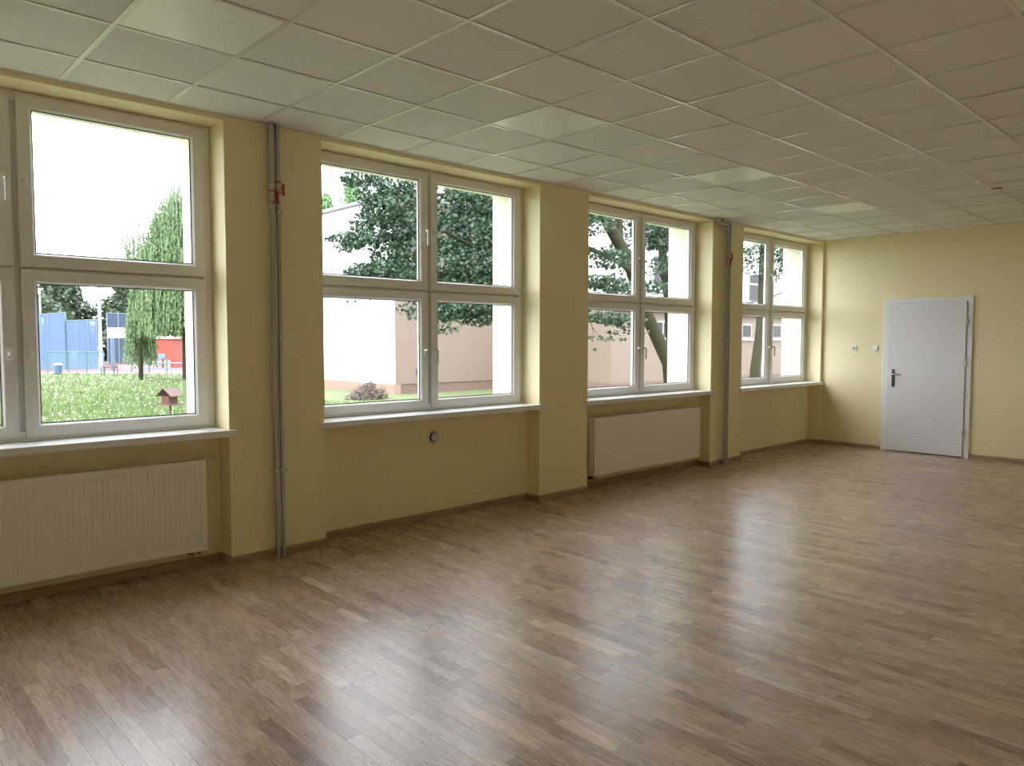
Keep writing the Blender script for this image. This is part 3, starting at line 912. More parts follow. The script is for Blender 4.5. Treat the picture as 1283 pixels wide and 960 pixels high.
o = mesh_np('grass', V, F, M['blade'], None, attr=T); tag(o, 'tall green meadow grass growing outside the windows', 'grass', kind='stuff')
V = []; F = []
for (x_, y_) in scatter_region(40, 250, 420, 20, 52):
    if random.random() < .6: x_ += random.gauss(0, 1.0); y_ += random.gauss(0, 1.0)
    s = random.uniform(.015, .03); z = GZ + random.uniform(.12, .3); n = len(V)
    V += [(x_ + s * math.cos(k * PI / 3), y_ + s * math.sin(k * PI / 3), z + random.uniform(-.02, .02)) for k in range(6)]
    F.append(tuple(n + k for k in range(6)))
o = mesh_np('meadow_flowers', V, F, M['petal'], None); tag(o, 'tiny white clover flowers scattered over the meadow grass', 'flowers', kind='stuff')

# --- leaves
def leaf_cloud(clumps, size, droop=.5, star=True, aspect=.45, shell=.35):
    """clumps: (centre, (rx, ry, rz), count). returns arrays"""
    V = []; F = []; T = []; base = 0
    if star:
        ang = np.array([0, 32, 55, 90, 125, 180, 235, 270, 305, 328]) * PI / 180 + PI / 2
        rad = np.array([1, .45, .95, .42, .7, .35, .7, .42, .95, .45])
        shp = np.stack([np.cos(ang) * rad * .5, np.sin(ang) * rad * .5], 1)
    else:
        shp = np.array([(0, 0), (aspect * .5, .35), (aspect * .45, .65), (0, 1.0), (-aspect * .45, .65), (-aspect * .5, .35)])
    k = len(shp)
    for c, r, n in clumps:
        d = rng.normal(size=(n, 3)); d /= np.linalg.norm(d, axis=1)[:, None]
        rr = (shell + (1 - shell) * rng.random(n)) ** .6
        P_ = np.array(c) + d * rr[:, None] * np.array(r)
        nrm = d * .5 + rng.normal(size=(n, 3)) * .55 + np.array([0, 0, .45])
        nrm /= np.linalg.norm(nrm, axis=1)[:, None]
        dn = np.array([0, 0, -1.0]) * droop + rng.normal(size=(n, 3)) * .6
        u = dn - nrm * (dn * nrm).sum(1)[:, None]; u /= np.linalg.norm(u, axis=1)[:, None] + 1e-9
        v = np.cross(nrm, u)
        s = size * rng.uniform(.6, 1.25, n)
        vv = P_[:, None, :] + (shp[None, :, 0, None] * v[:, None, :] + shp[None, :, 1, None] * u[:, None, :]) * s[:, None, None]
        V.append(vv.reshape(-1, 3))
        F.append(np.arange(n * k).reshape(n, k) + base); base += n * k
        T.append(np.stack([rng.random(n), rng.random(n), rng.random(n)], 1))
    return np.concatenate(V), np.concatenate(F), np.concatenate(T)

def tree(name, root_loc, trunks, clumps, size, leafm, barkm, label, star=True, droop=.5, group=None, aspect=.45):
    if star: clumps = [(c_, r_, int(n_ * 2.0)) for c_, r_, n_ in clumps]
    r = tag(empty(name, root_loc), label, 'tree', group)
    for pts_, rad_ in trunks[:1]: MB().path(pts_, rad_, 10).build('trunk', barkm, r, smooth=True)
    for pts_, rad_ in trunks[1:]: MB().path(pts_, rad_, 7).build('branch', barkm, r, smooth=True)
    if clumps:
        V, F, T = leaf_cloud(clumps, size, droop, star, aspect)
        o = mesh_np('foliage', V, F, leafm, r, attr=T); o['kind'] = 'stuff'
    return r

# the maple before the pink wall: crown in second and third windows
mb = at(850, 505, 17.5); mb.z = GZ
T0 = [mb, at(838, 455, 17.3), at(822, 420, 17.1), at(806, 385, 17.0), at(792, 340, 16.8), at(776, 305, 16.6), at(756, 270, 16.4), at(735, 225, 16.2), at(715, 170, 16)]
tr = [(T0, [.20, .165, .155, .15, .145, .14, .13, .11, .08]),
      ([T0[4], at(802, 330, 17.6), at(806, 295, 18.2), at(800, 240, 18.6)], [.08, .07, .06, .04]),
      ([T0[5], at(775, 260, 17.2), at(768, 225, 17.5)], [.10, .08, .05]),
      ([T0[4], at(770, 325, 16), at(735, 310, 15.5), at(690, 320, 15), at(640, 335, 14.8), at(570, 330, 14.6)], [.07, .06, .05, .045, .035, .02]),
      ([T0[6], at(700, 265, 15.8), at(640, 262, 15.4), at(560, 245, 15.2), at(500, 240, 15.2)], [.09, .08, .06, .04, .02]),
      ([at(640, 335, 14.8), at(560, 290, 14.6), at(500, 300, 14.8), at(450, 292, 15)], [.035, .03, .022, .012]),
      ([at(735, 390, 14.5), at(742, 410, 14.4), at(744, 422, 14.4)], [.008, .006, .004]),
      ([at(742, 410, 14.4), at(752, 424, 14.4)], [.006, .003])]
cl = []
def C(px, py, d_, rp, n, ry=None, dep=1.0):
    r_ = rp / FPX * d_
    c = at(px, py, d_)
    cl.append((tuple(c), (r_, max(r_, dep * .6), (ry or rp) / FPX * d_), int(n)))
# left part of the crown (second window, left panes)
for a in ((450, 222, 15.5, 20, 260, 12), (470, 240, 15.2, 20, 320), (492, 225, 15.6, 24, 420), (478, 262, 15, 22, 420), (505, 255, 15.4, 26, 520), (520, 285, 15, 26, 520),
          (450, 300, 14.8, 15, 170, 10), (428, 297, 15, 12, 90, 7), (470, 290, 15, 18, 260), (458, 278, 15.1, 14, 160),
          (488, 312, 15, 22, 330), (512, 318, 14.8, 22, 380), (455, 340, 15, 20, 280, 11), (480, 340, 14.7, 24, 420, 15), (512, 345, 14.6, 24, 420, 16),
          (530, 230, 16.5, 20, 240), (440, 308, 14.9, 10, 70), (500, 290, 14.9, 20, 260)): C(*a[:5], ry=a[5] if len(a) > 5 else None)
# second window, right panes: dense and dark
for a in ((560, 262, 15.5, 26, 520), (590, 262, 15.5, 30, 700), (618, 262, 15.5, 28, 600), (560, 295, 15, 28, 640), (592, 298, 15, 30, 700), (625, 300, 15, 28, 600),
          (560, 330, 14.6, 28, 640), (592, 333, 14.6, 30, 700), (625, 335, 14.6, 28, 600), (585, 240, 16.5, 24, 300, 14), (556, 362, 14.4, 24, 420, 14), (590, 365, 14.4, 28, 500, 16), (620, 365, 14.4, 22, 380, 16),
          (556, 390, 14.2, 18, 260, 14), (580, 385, 14.2, 20, 300, 13), (605, 385, 14.4, 20, 300, 14), (552, 408, 14, 9, 70, 12), (598, 400, 14.3, 14, 110, 9), (622, 395, 14.3, 12, 110, 14), (518, 388, 14.3, 10, 70, 12), (545, 385, 14.3, 16, 200, 14),
          (448, 376, 14.3, 3, 10, 6)): C(*a[:5], ry=a[5] if len(a) > 5 else None)
# between the windows, hidden by the pier
for a in ((660, 250, 15.5, 34, 600), (700, 250, 15.5, 34, 600), (665, 310, 15, 34, 600), (702, 310, 15, 34, 500), (665, 365, 14.6, 28, 420), (700, 370, 14.6, 24, 300)): C(*a[:5])
# third window
for a in ((742, 262, 15.8, 18, 260), (745, 282, 15.4, 14, 130), (760, 250, 16.5, 18, 150), (785, 275, 17.8, 14, 210), (786, 300, 17.8, 12, 130), (748, 318, 15.5, 15, 130, 8), (765, 330, 15.8, 15, 130, 7),
          (775, 318, 16.2, 12, 90, 8), (742, 352, 15, 20, 200, 9), (765, 358, 15, 20, 200, 9), (785, 362, 15.4, 14, 140, 9), (782, 345, 17.6, 10, 70, 8),
          (815, 288, 18, 18, 460, 12), (832, 300, 18, 16, 380, 14), (818, 305, 18, 14, 180, 9), (838, 330, 18.3, 12, 160, 14), (815, 335, 18, 12, 60, 12), (815, 360, 18, 14, 160, 10), (832, 362, 18.2, 10, 60, 8),
          (762, 398, 14.6, 16, 130, 8), (780, 402, 14.8, 14, 130, 9), (742, 395, 14.5, 14, 60, 8), (785, 415, 14.8, 5, 22, 6), (758, 424, 14.4, 6, 20, 4), (738, 436, 14.4, 2.5, 5, 3),
          (730, 215, 16, 40, 500), (640, 200, 15.8, 50, 800), (560, 195, 15.8, 45, 500, 18), (800, 220, 17, 40, 600)): C(*a[:5], ry=a[5] if len(a) > 5 else None)
tree('maple_tree', mb, tr, cl, .105, M['maple'], M['bark'], 'leafy maple with dark green crown and leaning trunk, close outside second and third windows')

# second trunk standing close beyond the third window
cl = []
b0 = at(842, 500, 20); b0.z = GZ
for a in ((832, 280, 20, 18, 300), (850, 300, 20, 22, 300), (870, 290, 20, 30, 500), (855, 250, 20, 40, 700)): C(*a[:5])
tree('maple_tree', b0, [([b0, at(841, 430, 20), at(837, 370, 20), at(831, 335, 20), at(829, 290, 20), at(826, 240, 20)], [.16, .14, .13, .12, .11, .08])],
     cl, .11, M['maple'], M['barkdark'], 'slim dark upright trunk seen at the right of the third window panes')
# tree in the fourth window
cl = []
b1 = at(944, 492, 24); b1.z = GZ
for a in ((945, 318, 24, 9, 110, 12), (948, 335, 23.5, 7, 100, 12), (938, 312, 23.5, 7, 40, 8), (975, 318, 23.5, 9, 200, 12), (980, 335, 23.5, 7, 130, 12), (972, 345, 23.5, 5, 40, 7), (960, 290, 24, 30, 600, 16), (1000, 300, 24, 30, 500), (985, 270, 24, 40, 700)): C(*a[:5], ry=a[5] if len(a) > 5 else None)
tree('maple_tree', b1, [([b1, at(946, 465, 24), at(951, 420, 24), at(954, 385, 24), at(955, 340, 24), at(957, 300, 24), at(960, 250, 24)], [.20, .165, .13, .12, .115, .11, .08]),
                        ([at(957, 305, 24), at(975, 290, 23.7), at(990, 270, 23.5)], [.07, .05, .03])],
     cl, .13, M['maple'], M['bark'], 'mossy straight tree trunk outside the fourth window')

# --- willow beyond the first window
def willow(name, px, d_, top_py, bot_py, halfw, n, label, mat, seedk=0, hole=None):
    base = at(px, 470, d_); base.z = GZ
    r = tag(empty(name, base), label, 'tree')
    topz = at(px, top_py, d_).z
    MB().path([base, base + Vector((.1, .1, (topz - GZ) * .4)), base + Vector((-.2, .2, (topz - GZ) * .75))], [halfw * .005, halfw * .004, .05], 10).build('trunk', M['bark'], r, smooth=True)
    V = []; F = []; T = []
    W_ = halfw / FPX * d_
    for i in range(n):
        a = random.uniform(0, 2 * PI); q_ = math.sqrt(random.random())
        x_ = base.x + math.cos(a) * q_ * W_; y_ = base.y + math.sin(a) * q_ * W_
        zt_ = GZ + (topz - GZ) * (1 - .38 * q_ ** 2) * random.uniform(.72, 1.0)
        zb_ = at(px, bot_py, d_).z; zb_ += random.uniform(0, .4) * (zt_ - zb_)
        L_ = min(zt_ - zb_, random.uniform(1.5, 7.5))
        if L_ < .6: continue
        z = zt_; sx = random.uniform(-.04, .04); sy = random.uniform(-.04, .04); t0 = random.random()
        while z > zt_ - L_:
            z -= .12
            x_ += sx * .3 + random.uniform(-.015, .015); y_ += sy * .3
            an = random.uniform(0, 2 * PI); w_ = random.uniform(.04, .09); h_ = random.uniform(.16, .28)
            dx, dy = math.cos(an) * w_, math.sin(an) * w_
            k = len(V)
            V += [(x_ - dx * .3, y_ - dy * .3, z), (x_ + dx, y_ + dy, z - h_ * .45), (x_ + dx * .7, y_ + dy * .7, z - h_), (x_ - dx * .6, y_ - dy * .6, z - h_ * .5)]
            F.append((k, k + 1, k + 2, k + 3)); T.append((min(1, max(0, t0 * .7 + random.random() * .3)), 0, 0))
    o = mesh_np('foliage', V, F, mat, r, attr=T); o['kind'] = 'stuff'
    return r
willow('willow_tree', 234, 45, 226, 420, 52, 2600, 'weeping willow with pale hanging foliage behind the bird feeder', M['willow'])
willow('willow_tree', 176, 46, 258, 345, 24, 150, 'thin willow top left of the big weeping willow', M['willow'])
willow('willow_tree', 178, 47, 320, 456, 15, 330, 'low willow hanging before the dark ball net', M['willow'])
# --- pale trees above the white hall, seen in second window
def pale(px, top, d_, hw, lab):
    cl.clear()
    b_ = at(px, 470, d_); b_.z = GZ
    zt_ = at(px, top, d_).z
    for k in range(9):
        C(px + random.uniform(-hw, hw) * .6, top + 8 + k * 12, d_, hw * (.6 if k < 2 else 1.0), 1100, 20)
    tree('poplar_tree', b_, [([b_, b_ + Vector((0, 0, (zt_ - GZ) * .6))], [.3, .15])], list(cl), .32, M['poplar'], M['bark'], lab, star=False, droop=1)
cl = []
pale(412, 252, 62, 15, 'pale green tree at left above the white hall roof')
pale(436, 232, 64, 17, 'taller pale green tree next to the maple crown above the white hall roof')
# --- dark trees behind the court
def far_tree(px, top, d_, hw, lab, n=900):
    cl.clear()
    b_ = at(px, 462, d_); b_.z = GZ
    zt_ = at(px, top, d_).z
    hgt = 462 - top
    for k in range(16):
        t = k / 15
        C(px + random.uniform(-hw, hw) * (.3 + .4 * min(1, t * 2)), top + hw * .3 + t * hgt * .7, d_ + random.uniform(-2, 2), hw * random.uniform(.38, .6), n / 16 * 2)
    tree('broadleaf_tree', b_, [([b_, b_ + Vector((.3, 0, (zt_ - GZ) * .3)), b_ + Vector((0, .3, (zt_ - GZ) * .7))], [.35, .3, .12])], list(cl), .50, M['farleaf'], M['barkdark'], lab, star=False, droop=.3,
         group='dark trees beyond the sports court', aspect=.8)
far_tree(18, 340, 85, 32, 'dark broadleaf tree at the left edge beyond the blue net', 1400)
far_tree(58, 346, 84, 30, 'dark broadleaf tree beside the left lamp pole beyond the net', 1600)
far_tree(84, 358, 88, 24, 'rounded dark tree left of the bright sky gap', 1300)
far_tree(108, 379, 92, 18, 'low dark tree under the bright sky gap', 900)
far_tree(134, 372, 90, 20, 'dark tree just right of the tall lamp pole', 900)
far_tree(150, 356, 86, 18, 'dark tree between lamp pole and willow', 1100)
far_tree(205, 370, 95, 36, 'dark tree hidden behind the weeping willow', 1400)
far_tree(250, 380, 95, 30, 'dark tree to the right behind the weeping willow', 1000)

# --- sports court, nets, poles
cr = MB().add([tuple(at(-60, 470, 58))[:2] + (GZ + .01,), tuple(at(300, 470, 57))[:2] + (GZ + .01,), tuple(at(330, 470, 86))[:2] + (GZ + .01,), tuple(at(-90, 470, 86))[:2] + (GZ + .01,)], [(0, 1, 2, 3)])
cr.v += [(v[0], v[1], GZ + .03) for v in cr.v]; cr.f = list(SF)
tag(cr.build('sports_court', M['court']), 'reddish sports court surface beyond the meadow', 'court')

def net_fence(name, pxs, d0, d1, topz, mat, label, postm, midrail=True, botz=0.0, lastw=.06):
    a = at(pxs[0], 468, d0); b_ = at(pxs[-1], 468, d1)
    r = tag(empty(name, ((a.x + b_.x) / 2, (a.y + b_.y) / 2, GZ)), label, 'fence')
    n = len(pxs); pos = []
    for i, px in enumerate(pxs):
        d_ = d0 + (d1 - d0) * i / (n - 1)
        p = at(px, 468, d_); pos.append(p)
        MB().path([(p.x, p.y, GZ), (p.x, p.y, GZ + topz[i] + .05)], lastw, 8).build('post', postm, r)
    for i in range(n - 1):
        p, q_ = pos[i], pos[i + 1]
        dv = (q_ - p); dv.z = 0; dv.normalize(); nv = Vector((-dv.y, dv.x, 0)) * .01
        z1, z2 = GZ + topz[i], GZ + topz[i + 1]
        zb1 = GZ + botz
        vs = []
        for s_ in (-1, 1):
            vs += [(p.x + nv.x * s_, p.y + nv.y * s_, zb1), (q_.x + nv.x * s_, q_.y + nv.y * s_, zb1), (q_.x + nv.x * s_, q_.y + nv.y * s_, z2), (p.x + nv.x * s_, p.y + nv.y * s_, z1)]
        MB().add(vs, SF).build('net_panel', mat, r)
        MB().path([(p.x, p.y, z1), (q_.x, q_.y, z2)], .04, 6).build('top_rail', postm, r)
        if midrail: MB().path([(p.x, p.y, GZ + topz[i] * .55), (q_.x, q_.y, GZ + topz[i + 1] * .55)], .025, 6).build('mid_rail', postm, r)
    return r
net_fence('net_fence', [-30, 10, 45, 62, 84], 60, 62, [4.5, 4.5, 4.55, 4.6, 4.75], M['net'], 'tall pale blue windbreak net fence at left of the court', M['fencesteel'])
net_fence('net_fence', [84, 98, 112, 123], 62, 63, [4.05, 4.1, 4.15, 4.2], M['net'], 'pale blue net fence ending at the tall white lamp pole', M['fencesteel'])
net_fence('net_fence', [136, 150, 165, 180], 76, 78, [5.2, 5.2, 5.2, 5.2], M['net2'], 'dark blue ball net behind the basketball backboard', M['fencesteel'])

def pole(px, d_, top_py, rad, label, mat, head=True):
    b_ = at(px, 468, d_); b_.z = GZ
    zt_ = at(px, top_py, d_).z
    r = tag(empty('lamp_pole', b_), label, 'lamp pole')
    MB().path([b_, (b_.x, b_.y, zt_)], [rad, rad * .7], 12).build('pole', mat, r, smooth=True)
    if head:
        MB().box(b_.x - .9, b_.x + .25, b_.y - .15, b_.y + .15, zt_ - .1, zt_ + .04).build('crossarm', mat, r)
        for k in (-.75, -.2): MB().box(b_.x + k - .22, b_.x + k + .22, b_.y - .3, b_.y + .1, zt_ - .55, zt_ - .1).build('floodlight', mat, r, bevel=.03)
    return r
pole(127, 57, 352, .14, 'tall pale lamp pole in front of the court, at the end of the blue net', M['polewhite'], False)
pole(53, 66, 362, .09, 'lamp pole with floodlights at the left above the blue net', M['polewhite'])

# basketball backboard
b_ = at(142, 466, 60)
r = tag(empty('basketball_hoop', (b_.x, b_.y, GZ)), 'white basketball backboard on a blue grey post', 'basketball hoop')
MB().box(b_.x - .12, b_.x + .12, b_.y - .12, b_.y + .12, GZ, GZ + 3.0).build('post', M['fencesteel'], r)
c = at(146, 417, 58.6); dx = Vector(RM[0]); 
q = MB(); hw, hh = .70, .39; dxn = Vector((dx.x, dx.y, 0)).normalized(); dn = Vector((-dxn.y, dxn.x, 0)) * .03
vs = [c + dxn * (-hw) - Vector((0, 0, hh)) - dn, c + dxn * hw - Vector((0, 0, hh)) - dn, c + dxn * hw - Vector((0, 0, hh)) + dn, c + dxn * (-hw) - Vector((0, 0, hh)) + dn]
vs += [v + Vector((0, 0, 2 * hh)) for v in vs]
q.add(vs, SF).build('backboard', M['white'], r)
MB().path([(b_.x, b_.y, GZ + 2.9), tuple(c + Vector((0, 0, -.1)) + dn)], .07, 8).build('arm', M['fencesteel'], r)
q = MB(); f0 = c - dn.normalized() * .35 - Vector((0, 0, hh - .08))
q.path([f0 + Vector((math.cos(k * PI / 8) * .23, math.sin(k * PI / 8) * .23, 0)) for k in range(17)], .02, 6, False).build('rim', M['kiosk'], r)

# red kiosk with sign
b_ = at(205, 463, 66); kz = GZ
r = tag(empty('kiosk', (b_.x, b_.y, GZ)), 'red orange hut with a small blue sign beyond the willow', 'hut')
def face_box(px0, px1, py0, py1, d_, th):
    a = at(px0, py1, d_); bb_ = at(px1, py1, d_); t = at(px0, py0, d_).z; zb_ = at(px0, py1, d_).z
    dn_ = Vector((RM[2][0], RM[2][1], 0)).normalized() * th
    vs = [Vector((a.x, a.y, zb_)), Vector((bb_.x, bb_.y, zb_)), Vector((bb_.x, bb_.y, zb_)) + dn_, Vector((a.x, a.y, zb_)) + dn_]
    vs += [Vector((v.x, v.y, t)) for v in vs]
    return MB().add(vs, SF)
k_ = face_box(192, 218, 424, 464, 66, 2.2)
k_.v = [(v[0], v[1], max(v[2], GZ) if v[2] > 0 else GZ) for v in k_.v]
k_.build('hut_wall', M['kiosk'], r)
face_box(190, 220, 421.5, 424.5, 65.7, 2.8).build('roof', plain('hut_roof', (.5, .42, .4), .7), r)
face_box(198.5, 207, 443, 449.5, 65.9, .06).build('sign', M['sign'], r)
face_box(193, 203, 450, 463, 65.92, .05).build('door_panel', plain('grey_green_panel', (.16, .20, .17), .6), r)
face_box(206, 214, 451, 463, 65.92, .05).build('door_panel', plain('grey_green_panel', (.20, .22, .18), .6), r)
for k in range(4): face_box(192.5 + k * 7, 195 + k * 7, 427, 430, 65.92, .05).build('lamp', M['white'], r)

# low fence with posts and pale kerb path
net_fence('low_fence', [60, 86, 109, 130], 55, 55.5, [1.6] * 4, net_mat('green_mesh', (.10, .22, .22), .12), 'low green mesh fence with thin posts before the blue net', M['fencegreen'], False, 0, .045)
b_ = at(205, 468, 56)
p0 = at(165, 468, 57); p1 = at(255, 468, 55)
r = tag(empty('low_rail', (b_.x, b_.y, GZ)), 'low blue grey rail fence in front of the red hut', 'fence')
for hz in (.35, .75): MB().path([(p0.x, p0.y, GZ + hz), (p1.x, p1.y, GZ + hz)], .05, 6).build('rail', M['fencesteel'], r)
for t in (0, .25, .5, .75, 1):
    p = p0.lerp(p1, t); MB().path([(p.x, p.y, GZ), (p.x, p.y, GZ + 1.1)], .06, 6).build('post', M['fencegreen'], r)
q = MB(); a = at(30, 468, 55); b2 = at(260, 468, 54.5)
q.add([(a.x, a.y, GZ + .01), (b2.x, b2.y, GZ + .01), (b2.x + 1.1, b2.y + 1.1, GZ + .01), (a.x + 1.1, a.y + 1.1, GZ + .01)] +
      [(a.x, a.y, GZ + .05), (b2.x, b2.y, GZ + .05), (b2.x + 1.1, b2.y + 1.1, GZ + .05), (a.x + 1.1, a.y + 1.1, GZ + .05)], SF)
tag(q.build('footpath', M['path']), 'pale footpath between meadow and sports court', 'path')

# bench
b_ = at(137, 466, 52); b_.z = GZ
dxn = Vector((RM[0][0], RM[0][1], 0)).normalized(); dyn = Vector((-dxn.y, dxn.x, 0))
def obox(c, hx, hy, z0, z1, tilt=0):
    vs = []
    for z in (z0, z1):
        for sx, sy in ((-1, -1), (1, -1), (1, 1), (-1, 1)):
            p = c + dxn * hx * sx + dyn * (hy * sy + (tilt if z == z1 else 0)); vs.append((p.x, p.y, z))
    return MB().add(vs, SF)
r = tag(empty('bench', b_), 'dark slatted park bench between meadow and court', 'bench')
for k in range(3): obox(b_ + dyn * (k * .14 - .14), .45, .05, GZ + .42, GZ + .46).build('seat_slat', M['wooddark'], r)
for k in range(3): obox(b_ + dyn * .25, .45, .02, GZ + .52 + k * .13, GZ + .61 + k * .13, .02).build('back_slat', M['wooddark'], r)
for s_ in (-1, 1):
    cc = b_ + dxn * .45 * s_
    MB().path([cc + dyn * -.2 + Vector((0, 0, 0)), cc + dyn * -.22 + Vector((0, 0, .62)), cc + dyn * .1 + Vector((0, 0, .66)), cc + dyn * .24 + Vector((0, 0, .5)), cc + dyn * .24], .035, 6).build('leg', M['wooddark'], r)
# bin
b_ = at(73, 466, 54); b_.z = GZ
r = tag(empty('litter_bin', b_), 'blue grey litter bin with white lid below the blue net', 'bin')
MB().lathe(b_, (0, 0, 1), [(.20, 0), (.25, .05), (.27, .62), (.25, .64)], 16).build('bin_body', M['bin'], r, smooth=True)
MB().lathe(b_ + Vector((0, 0, .66)), (0, 0, 1), [(.30, 0), (.30, .05), (.12, .14)], 16).build('lid', M['white'], r, smooth=True)

# ------------------------------------------------------------------ bird feeder
c = at(213.5, 508, 11)
r = tag(empty('bird_feeder', (c.x, c.y, GZ)), 'small red brown wooden bird feeder house on a post', 'bird feeder')
ang = math.radians(-22)
ux = (dxn * math.cos(ang) + dyn * math.sin(ang)); uy = Vector((-ux.y, ux.x, 0))
s_ = 1 / FPX * 11   # metres per photo pixel at the feeder
def fbox(cx_, cy_, hx, hy, z0, z1):
    vs = []
    for z in (z0, z1):
        for sx, sy in ((-1, -1), (1, -1), (1, 1), (-1, 1)):
            p = c + ux * (cx_ + hx * sx) + uy * (cy_ + hy * sy); vs.append((p.x, p.y, z))
    return MB().add(vs, SF)
zt0 = at(213, 506, 11).z     # tray top
fbox(0, 0, .135, .125, zt0 - .016, zt0).build('tray', M['feederroof'], r)
fbox(0, -.12, .135, .006, zt0, zt0 + .016).build('tray_lip', M['feederred'], r)
MB().path([(c.x, c.y, GZ), (c.x, c.y, zt0 - .016)], .018, 8).build('post', M['feederroof'], r)
fbox(-.075, 0, .006, .08, zt0, zt0 + .12).build('side_wall', M['feederred'], r)
fbox(.055, 0, .006, .08, zt0, zt0 + .12).build('side_wall', M['feederred'], r)
fbox(-.01, -.078, .065, .005, zt0, zt0 + .115).build('front_wall', M['feederred'], r)
fbox(-.01, .078, .065, .005, zt0, zt0 + .115).build('back_wall', M['feederred'], r)
zr = zt0 + .11
for sgn in (-1, 1):
    vs = []
    for dz in (0, .012):
        for (xx, zz) in ((0, .115), (sgn * .155, 0)):
            for yy in (-.12, .12):
                p = c + ux * (xx - .01) + uy * yy; vs.append((p.x, p.y, zr + zz + dz))
    MB().add(vs, [(0, 1, 3, 2), (4, 6, 7, 5), (0, 2, 6, 4), (1, 5, 7, 3), (0, 4, 5, 1), (2, 3, 7, 6)]).build('roof_board', M['feederroof'], r)

# ------------------------------------------------------------------ brush pile in the second window
c = at(463, 490, 31.0); c.z = GZ
r = tag(empty('brush_pile', c), 'pile of dry cut branches with faded leaves on the grass', 'brush pile')
q = MB()
for k in range(70):
    a = random.uniform(0, 2 * PI); e_ = random.uniform(.15, 1.2)
    st = c + dxn * random.uniform(-.5, .5) + dyn * random.uniform(-.4, .4) + Vector((0, 0, .03))
    L_ = random.uniform(.5, 1.0)
    dv = Vector((math.cos(a) * math.cos(e_), math.sin(a) * math.cos(e_), math.sin(e_))) * L_
    q.path([st, st + dv * .5 + Vector((random.uniform(-.05, .05),) * 3), st + dv], [.012, .009, .004], 5)
q.build('twigs', M['twig'], r)['kind'] = 'stuff'
V, F, T = leaf_cloud([((c.x, c.y, GZ + .16), (.85, .7, .38), 1700), ((c.x - .25 * dxn.x, c.y - .25 * dxn.y, GZ + .28), (.50, .40, .34), 700),
                      ((c.x + dxn.x * .0, c.y, GZ + .55), (.26, .26, .24), 300), ((c.x - dxn.x * .7, c.y - dxn.y * .7, GZ + .08), (.40, .35, .16), 300)], .085, .3, False, .5)
V[:, 2] = np.maximum(V[:, 2], GZ + .005)
o = mesh_np('dry_leaves', V, F, M['dryleaf'], r, attr=T); o['kind'] = 'stuff'

# ------------------------------------------------------------------ buildings
def fenestration(parent, x0, x1, z0, z1, yy, cols, transom=None, blind=False):
    """a framed window set into a facade that faces -y at yy, with a ledge"""
    f = MB()
    t = .09
    f.ring(x0, x1, z0, z1, [(0, yy + .06), (0, yy - .02), (t, yy - .02), (t, yy + .06)])
    for k in range(1, cols):
        xx = x0 + (x1 - x0) * k / cols
        f.box(xx - .05, xx + .05, yy - .015, yy + .055, z0 + t, z1 - t)
    if transom: f.box(x0 + t, x1 - t, yy - .018, yy + .055, transom - .05, transom + .05)
    fo = f.build('window_frame', M['farframe'], parent)
    MB().box(x0 + t, x1 - t, yy - .012, yy - .002, z0 + t, z1 - t).build('window_glass', M['blind'] if blind else M['darkglass'], fo)
    MB().box(x0 - .08, x1 + .08, yy - .14, yy + .0, z0 - .08, z0 - .005).build('window_ledge', M['white'], parent)

# the white-sided hall: corner at (18.2, 23.1)
hx, hy = 18.2, 23.1
r = tag(empty('school_hall', (24, 28, GZ)), 'two storey hall, white side wall and pinkish front, grey roof edge', 'building')
RZ = 7.95
MB().box(hx, hx + .3, hy + .01, 33.5, -.40, RZ).build('side_wall', M['whitewall'], r)
MB().box(hx - .06, hx + .3, hy + .01, 33.5, GZ - .2, -.40).build('side_plinth', M['plinthpale'], r)
MB().box(hx, 26.1, hy, hy + .3 - .29, -.40, RZ).build('front_wall', M['pinkwall'], r)
MB().box(hx + .3, 26.1, hy + .02, 33.5, -.4, RZ - .1).build('inner_mass', M['pinkwall'], r)
MB().box(hx - .04, 26.1, hy - .06 + .1, hy + .1, GZ - .2, -.40).build('front_plinth', M['plinth'], r)
MB().box(hx - .25, 25.8, hy - .25, 33.7, RZ + .001, RZ + .16).build('roof', M['roofgrey'], r)
MB().box(hx + 1.15, hx + 1.33, hy - .03, hy - .001, .02, .28).build('wall_box', M['blind'], r)

# the classroom wing nearer to the camera at the right
wx, wy = 26.2, 17.2
r = tag(empty('classroom_wing', (38, 20, GZ)), 'long classroom wing, pink ground storey and pale upper storey with white windows', 'building')
ZM = 3.2
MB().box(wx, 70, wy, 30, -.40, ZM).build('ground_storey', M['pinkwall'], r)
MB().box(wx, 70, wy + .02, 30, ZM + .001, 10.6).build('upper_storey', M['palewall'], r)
MB().box(wx - .04, 70, wy - .05, 30.04, GZ - .2, -.401).build('plinth', M['plinth'], r)
MB().box(wx - .3, 70.2, wy - .4, 30.2, 10.601, 10.8).build('roof', M['roofgrey'], r)
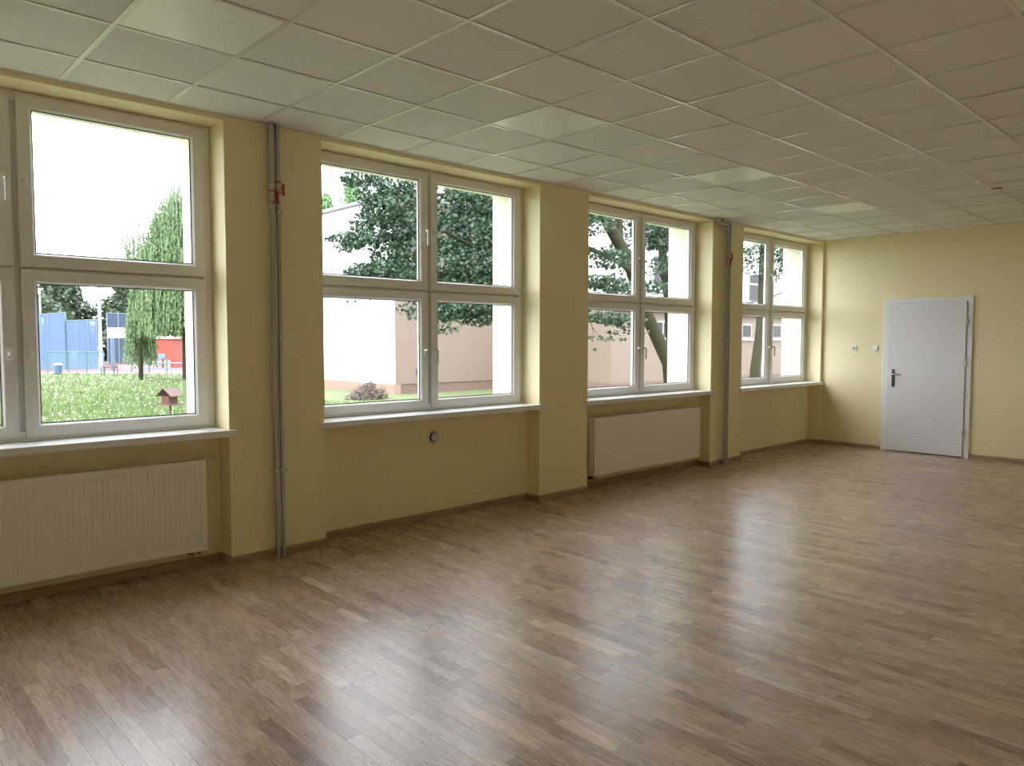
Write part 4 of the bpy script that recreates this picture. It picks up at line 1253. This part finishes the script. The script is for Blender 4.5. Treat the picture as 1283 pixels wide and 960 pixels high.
# windows: placed by bays along the wing
def X_at(px, d_=wy):
    # x of the facade plane seen in photo column px at eye height
    k = [((px - 641.5) / FPX) * RM[0][i] + RM[2][i] for i in range(3)]
    return CAM[0] + k[0] / k[1] * (d_ - CAM[1])
def Z_at(px, py, d_=wy):
    k = [((px - 641.5) / FPX) * RM[0][i] + (480 - py) / FPX * RM[1][i] + RM[2][i] for i in range(3)]
    return CAM[2] + k[2] / k[1] * (d_ - CAM[1])
fenestration(r, X_at(817), X_at(842), Z_at(828, 425), Z_at(828, 402), wy, 2)
fenestration(r, X_at(928), X_at(940.5), Z_at(934, 424.5), Z_at(934, 406), wy, 1)
fenestration(r, X_at(966), X_at(977.5), Z_at(972, 424.5), Z_at(972, 406.5), wy, 1)
fenestration(r, X_at(936), X_at(950), Z_at(943, 379), Z_at(943, 343), wy + .02, 1, transom=Z_at(943, 356), blind=True)
fenestration(r, X_at(817), X_at(836), Z_at(828, 358), Z_at(828, 320), wy + .02, 2, transom=Z_at(828, 334), blind=True)
MB().box(wx, 70, wy - .25, wy - .001, ZM - .22, ZM - .02).build('string_course', M['palewall'], r)

# sagging cable across the wing
q = MB(); p0 = at(918, 383, 26); p1 = at(996, 360, 27)
q.path([p0.lerp(p1, t) - Vector((0, 0, math.sin(PI * t) * .10)) for t in [k / 12 for k in range(13)]], .035, 6)
tag(q.build('cable', M['cable'], smooth=True), 'dark sagging cable strung past the tree outside the fourth window', 'cable')
# low wire fence at the foot of the wing
p0 = at(700, 484, 20); p1 = at(845, 480, 24)
r = tag(empty('wire_fence', ((p0.x + p1.x) / 2, (p0.y + p1.y) / 2, GZ)), 'low rusty brown wire fence outside the third window', 'fence')
zt_ = GZ + .75
for t in [k / 8 for k in range(9)]:
    p = p0.lerp(p1, t); MB().path([(p.x, p.y, GZ), (p.x, p.y, zt_)], .02, 6).build('post', M['plinth'], r)
for hz in (.73, .5): MB().path([(p0.x, p0.y, GZ + hz), (p1.x, p1.y, GZ + hz)], .02, 6).build('rail', M['plinth'], r)
q = MB()
for k in range(140):
    p = p0.lerp(p1, k / 139); q.box(p.x - .006, p.x + .006, p.y - .006, p.y + .006, GZ + .05, zt_ - .03)
q.build('wires', M['plinth'], r)['kind'] = 'stuff'
